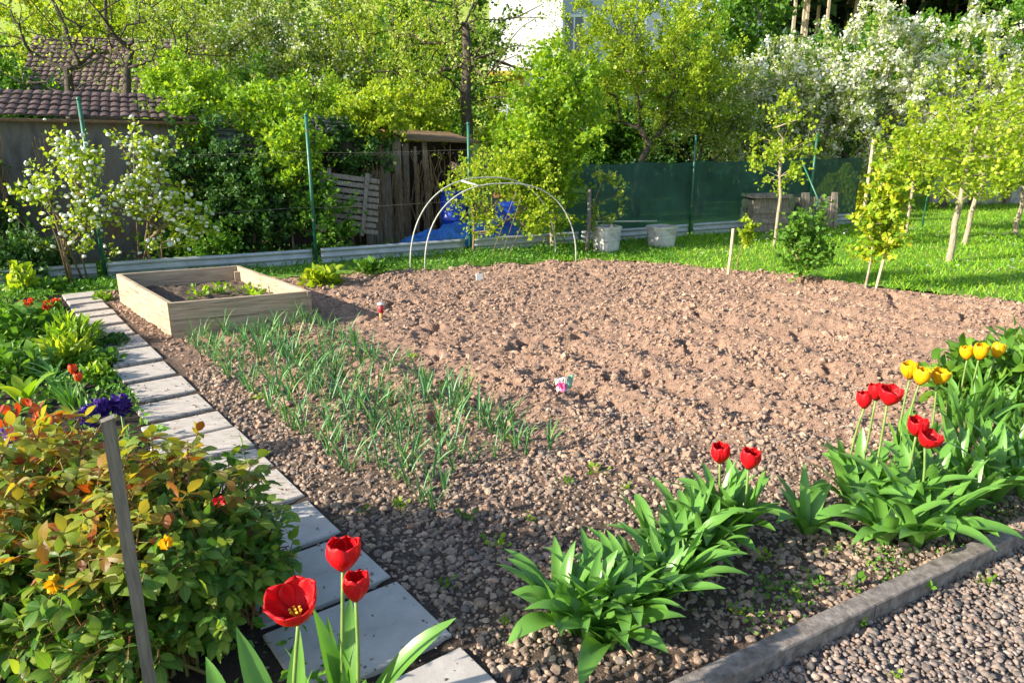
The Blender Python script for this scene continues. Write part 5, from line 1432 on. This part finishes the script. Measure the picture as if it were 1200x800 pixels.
# little creeping weeds in front of the tulip clumps, along the kerb
n = 1500
a_ = rng.uniform(.1, 2.6, n); b_ = np.abs(rng.normal(.12, .12, n)) + .01
s_ = rng.random(n) < sstep(.42, .6, vn(a_ * 6, b_ * 6, 120)); a_, b_ = a_[s_], b_[s_]
P2 = ka[None] + KD[None] * a_[:, None] + KN[None] * b_[:, None]
P = np.column_stack([P2, soil_h(P2[:, 0], P2[:, 1]) + .008 + rng.random(len(P2)) * .02])
mb = MB(); leaves(mb, P, rdir(len(P), .3), rdir(len(P), 1.2), rng.uniform(.012, .026, len(P)), rng.uniform(.004, .008, len(P)))
tag(mb.build('ground_cover', M['weed']), kind='stuff')

# ------------------------------------------------------------------ rose bush, lower left
def rose_bush(label, bases, dome, nshoot, group):
    t = thing('rose_bush', label, 'bush', (*bases[0], 0), group)
    ms, mg, my = MB(), MB(), MB()
    for s_i in range(nshoot):
        b0 = np.array((*bases[rng.integers(len(bases))], 0)) + np.array((rng.normal(0, .06), rng.normal(0, .06), 0))
        c, r = dome
        d = unit(rng.normal(size=3)); d[2] = abs(d[2]) * .9 + .05; d = unit(d)
        f_r = rng.random() ** .3
        tip = np.array(c) + d * np.array(r) * f_r
        mid = (b0 + tip) / 2 + np.array((rng.normal(0, .05), rng.normal(0, .05), .10))
        s_ = np.linspace(0, 1, 12)[:, None]
        P = (1 - s_) ** 2 * b0 + 2 * s_ * (1 - s_) * mid + s_ ** 2 * tip
        ms.tube(P, np.linspace(.006, .0022, 12), 5, False)
        young_ = tip[2] > c[2] + r[2] * .60 and f_r > .78
        nl = rng.integers(10, 15)
        for q in range(nl):
            f = .28 + .72 * (q + rng.random()) / nl
            i0 = min(10, int(f * 11)); p = P[i0] + (P[i0 + 1] - P[i0]) * (f * 11 - i0)
            ax = unit(P[i0 + 1] - P[i0]); az = q * 2.4 + rng.uniform(-.4, .4)
            side = unit(np.cross(ax, (math.cos(az), math.sin(az), .3))); pd = unit(side + .35 * ax + np.array((0, 0, .15)))
            pet = rng.uniform(.03, .06)
            tp = p + pd * pet
            ms.tube([p, tp], [.0016, .0012], 3, False)
            lf = rng.uniform(.038, .060)
            nd = unit(np.array((rng.normal(0, .35), rng.normal(0, .35), 1.0)) + .3 * pd)
            sd_ = unit(np.cross(nd, pd))
            Pp = [tp, tp - pd * pet * .15, tp - pd * pet * .15, tp - pd * pet * .55, tp - pd * pet * .55]
            Dd = [pd, pd * .45 + sd_, pd * .45 - sd_, pd * .4 + sd_, pd * .4 - sd_]
            k = 5 if rng.random() < .7 else 3
            Dd = np.array(Dd[:k]) + rng.normal(0, .12, (k, 3)) + np.array((0, 0, -.12))
            Ls = lf * np.array([1.1, .95, .95, .75, .75][:k])
            tgt = my if (young_ and f > .66) else mg
            leaves(tgt, np.array(Pp[:k]), Dd, np.tile(nd, (k, 1)) + rng.normal(0, .25, (k, 3)), Ls, Ls * .29, LT_LEAF, True)
    ms.build('stems', M['stem_red'], t, True); mg.build('foliage', M['leaf_rose'], t, True); my.build('young_foliage', M['leaf_young'], t, True)
    return t
rose_bush("large rose bush with orange young leaves, right of the wooden stake in the lower left", [(-1.08, 2.0), (-.98, 2.25), (-1.2, 2.3)], ((-1.16, 2.15, .20), (.42, .58, .50)), 200, 'rose bushes in the lower left')
rose_bush("large rose bush with orange young leaves at the left edge, left of the wooden stake", [(-1.6, 2.0), (-1.5, 2.3), (-1.75, 2.4)], ((-1.66, 2.2, .22), (.45, .62, .51)), 205, 'rose bushes in the lower left')
# flowers in the rose bush
for px, py, Y, mt_, lab in ((64, 684, 1.75, 'petal_yellow', "yellow blossom deep in the left rose bush"), (194, 635, 1.8, 'petal_yellow', "small yellow blossom beside the wooden stake in the rose bush"), (257, 588, 2.0, 'petal_red', "small red bud in the right rose bush")):
    c = W(px, py, Y); mb = MB(); n = 26 if mt_ == 'petal_yellow' else 14
    d = unit(rng.normal(size=(n, 3))); leaves(mb, c + d * .006, d, rdir(n, .5), .022 if mt_ == 'petal_yellow' and px < 100 else .015, .009, LT_LEAF, True)
    tag(mb.build('rose_blossom', M[mt_], None, True), lab, 'blossom')
# stake
tp = W(126, 490, 1.60); x, y = tp[0], tp[1]
t_ = thing('wooden_stake', 'grey square wooden stake standing in the rose bushes in the lower left', 'stake', (x, y, 0))
mb = MB(); zt = tp[2]; a_ = .0145; rz = rad(28)
V = []
for z in np.linspace(-.05, zt, 10):
    for sx, sy in ((-1, -1), (1, -1), (1, 1), (-1, 1)):
        q = np.array((sx * a_, sy * a_)) + rng.normal(0, .0006, 2)
        V.append((x + q[0] * math.cos(rz) - q[1] * math.sin(rz), y + q[0] * math.sin(rz) + q[1] * math.cos(rz), z + (.004 * sx if z == zt else 0)))
F = [(k * 4 + j, k * 4 + (j + 1) % 4, (k + 1) * 4 + (j + 1) % 4, (k + 1) * 4 + j) for k in range(9) for j in range(4)] + [(36, 37, 38, 39)]
mb.add(V, F); mb.build('shaft', M['stake'], t_)

# ------------------------------------------------------------------ flower border left of the path
BG = 'plants in the flower border'
def mound(label, px, py, hwp, h, n, L, w, leaf, name='border_plant', cat='plant', up=.3, flowers=None, tm=LT_LEAF, fn=40):
    g = G(px, py); k = (g[1] * .96 + .45) / FPX; r_ = hwp * k
    t = thing(name, label, cat, g, BG)
    P = in_ell(n, (g[0], g[1], h * .35), (r_, r_, h * .65), .5); P[:, 2] = np.abs(P[:, 2])
    out = unit(P - np.array((g[0], g[1], 0)))
    mb = MB()
    for q in P[::max(1, n // 30)]: mb.tube([np.array((g[0], g[1], -.01)) + (q - g) * np.array((.25, .25, 0)), q], [.004, .002], 4, False)
    mb.build('stems', M['stem_green'], t)
    mb = MB(); Ls = L * rng.uniform(.65, 1.25, n); leaves(mb, P, rdir(n, up, out, .9), rdir(n, 1.1), Ls, Ls * w, tm, True); mb.build('foliage', M[leaf], t, True)
    if flowers:
        mb = MB(); Q = in_ell(fn, (g[0], g[1], h * .6), (r_ * .8, r_ * .8, h * .6), .4); Q[:, 2] = np.abs(Q[:, 2]) + .02
        puff_mesh(mb, Q, np.full(fn, .022)); mb.build('flowers', M[flowers], t)
    return t
mound("rounded bright green bushy plant at the left edge of the border", 22, 402, 42, .30, 420, .07, .42, 'leaf_mid')
mound("feathery bright green plant in the middle of the border", 88, 408, 30, .22, 420, .10, .12, 'leaf_bright', up=.6)
mound("feathery yellow-green plant below the other feathery one", 78, 428, 24, .18, 260, .09, .14, 'leaf_spring', up=.5)
mound("low plant with orange-red flowers at the left, beside the round bush", 33, 366, 14, .08, 70, .06, .35, 'leaf_mid', 'primrose', 'primrose', flowers='petal_orange', fn=12)
mound("low plant with bright orange-red flowers in the middle of the red trio", 50, 371, 11, .10, 60, .06, .35, 'leaf_mid', 'primrose', 'primrose', flowers='petal_orange', fn=16)
mound("low plant with orange-red flowers closest to the slab path", 64, 364, 10, .09, 50, .06, .35, 'leaf_mid', 'primrose', 'primrose', flowers='petal_orange', fn=14)
mound("leafy green plant at the left edge between round bush and rose bush", 15, 445, 45, .22, 330, .08, .3, 'leaf_mid')
mound("low green strawberry-like plant close to the path", 112, 428, 28, .10, 260, .05, .4, 'leaf_mid')
mound("dark green creeping plant beside the middle slabs", 128, 405, 22, .07, 220, .045, .4, 'leaf_dark')
mound("small light green plant between the red tulip buds and the slabs", 112, 447, 18, .11, 170, .06, .22, 'leaf_bright')
mound("leafy green plant behind the feathery ones at the left", 60, 392, 26, .16, 220, .07, .35, 'leaf_mid')
mound("young plant with peach-coloured tip at the fence end of the border", 27, 342, 16, .30, 90, .09, .35, 'leaf_spring')
mound("low green plant under the first white flowering shrub", 62, 338, 26, .10, 160, .06, .35, 'leaf_mid')
mound("small green tuft at the far end of the slab path", 122, 352, 9, .07, 60, .05, .35, 'leaf_bright')
mound("broad leafy clump in front of the corrugated edging at the left edge", 8, 328, 30, .32, 260, .09, .4, 'leaf_dark')
# lily with radiating leaves, broad-leaved plant, red buds
def strap_plant(label, name, cat, g, n, L, wd, e, leaf, fold=.3):
    t = thing(name, label, cat, g, BG); mb = MB()
    for i in range(n):
        az = i * 2.4; strap(mb, np.array(g) + np.array((0, 0, rng.uniform(0, .12) if name == 'lily' else 0)), az, L * rng.uniform(.75, 1.15), wd * rng.uniform(.8, 1.1), e[0] + rng.uniform(-.15, .15), e[1] + rng.uniform(-.2, .2), fold, rng.uniform(-.3, .3), 8, 3)
    mb.build('foliage', M[leaf], t, True)
    return t
strap_plant("lily shoot with narrow radiating leaves in the border", 'lily', 'lily', (*G(66, 462)[:2], .02), 26, .19, .011, (.7, .1), 'leaf_tulip')
strap_plant("plant with a few broad upright bright leaves at the left of the border", 'broad_leaf_plant', 'plant', (*G(30, 478)[:2], .0), 7, .30, .035, (1.2, .3), 'leaf_bright')
strap_plant("grassy clump around the purple hyacinths", 'grassy_clump', 'plant', (*G(85, 490)[:2], .0), 34, .24, .008, (1.4, .7), 'leaf_tulip')
strap_plant("grassy clump at the left edge around the mauve hyacinth", 'grassy_clump', 'plant', (*G(25, 575)[:2], .0), 40, .36, .010, (1.45, .6), 'leaf_bright')
for px, py, lab in ((85, 433, "closed red tulip bud in the border, upper of two"), (92, 442, "closed red tulip bud in the border, lower of two")):
    fc = W(px, py, 3.95); rosette(lab, (fc[0], 3.95, 0), 3, .22, .022, BG, 'tulip', (1.4, .6), [(fc, .022, .055, .0, (0, 0))], petal='petal_orange')
# hyacinths
def hyac(label, px, py, Y, r_, h, petal):
    c = W(px, py, Y); t = thing('hyacinth', label, 'hyacinth', (c[0], Y, 0), 'hyacinths in the border')
    mb = MB(); mb.tube([(c[0], Y, -.01), c], [.008, .006], 6); mb.build('stem', M['stem_green'], t, True)
    mb = MB()
    for i in range(4): strap(mb, (c[0], Y, 0), i * 1.6 + .4, .22, .012, 1.3, .6, .4, 0, 7, 3)
    mb.build('leaf', M['leaf_tulip'], t, True)
    mb = MB(); n = 46; a_ = rng.uniform(0, 6.28, n); f = rng.uniform(-1, 1, n); q = np.sqrt(1 - .75 * f * f)
    P = np.stack([c[0] + r_ * q * np.cos(a_), Y + r_ * q * np.sin(a_), c[2] + f * h / 2], 1)
    for pet in range(6):
        o_ = unit(P - c)[:, :] * np.array((1, 1, .4)); leaves(mb, P, rdir(n, 0, o_, .5), o_ + rng.normal(0, .2, o_.shape), .024, .007, LT_LEAF)
    mb.build('flower', M[petal], t, True)
for a_ in ((103, 486, 3.30, .032, .085, 'petal_purple', "deep purple hyacinth at the left of the pair by the slabs"), (117, 478, 3.38, .033, .085, 'petal_purple', "deep purple hyacinth in the middle beside the slabs"), (141, 474, 3.45, .036, .09, 'petal_purple', "deep purple hyacinth closest to the slabs"),
           (12, 522, 2.95, .035, .13, 'petal_mauve', "pale mauve hyacinth at the left edge behind the rose bush"), (8, 545, 2.9, .03, .09, 'petal_purple', "faded purple hyacinth low at the left edge")):
    hyac(a_[6], a_[0], a_[1], a_[2], a_[3], a_[4], a_[5])
mound("shoot with red-orange young leaves behind the left rose bush", 42, 535, 40, .34, 110, .052, .33, 'leaf_red', up=.5)
# ground cover of the border
n = 13000
al = rng.uniform(-.8, 7.4, n); pe = -.36 - np.abs(rng.normal(0, .55, n))
q = P0[None] + DA[None] * al[:, None] + DP[None] * pe[:, None]
s_ = rng.random(n) < .15 + .85 * sstep(.42, .62, fbm(q[:, 0] * 2.4, q[:, 1] * 2.4, 130, 3)); q = q[s_]
P = np.column_stack([q, soil_h(q[:, 0], q[:, 1]) + rng.random(len(q)) * .07])
mb = MB(); leaves(mb, P, rdir(len(P), .5), rdir(len(P), .9), rng.uniform(.03, .065, len(P)), rng.uniform(.008, .018, len(P)))
tag(mb.build('border_ground_cover', M['weed']), kind='stuff')
# crumbs of gravel spilt on the kerb
n = 60; a_ = rng.normal(1.92, .05, n); b_ = rng.uniform(-.065, .0, n); P2 = ka[None] + KD[None] * a_[:, None] + KN[None] * b_[:, None]
mb = MB(); stones(mb, np.column_stack([P2, np.full(n, KZ + .003)]), rng.uniform(.004, .012, n), .6, 1); tag(mb.build('spilt_grit', M['pebble']), kind='stuff')
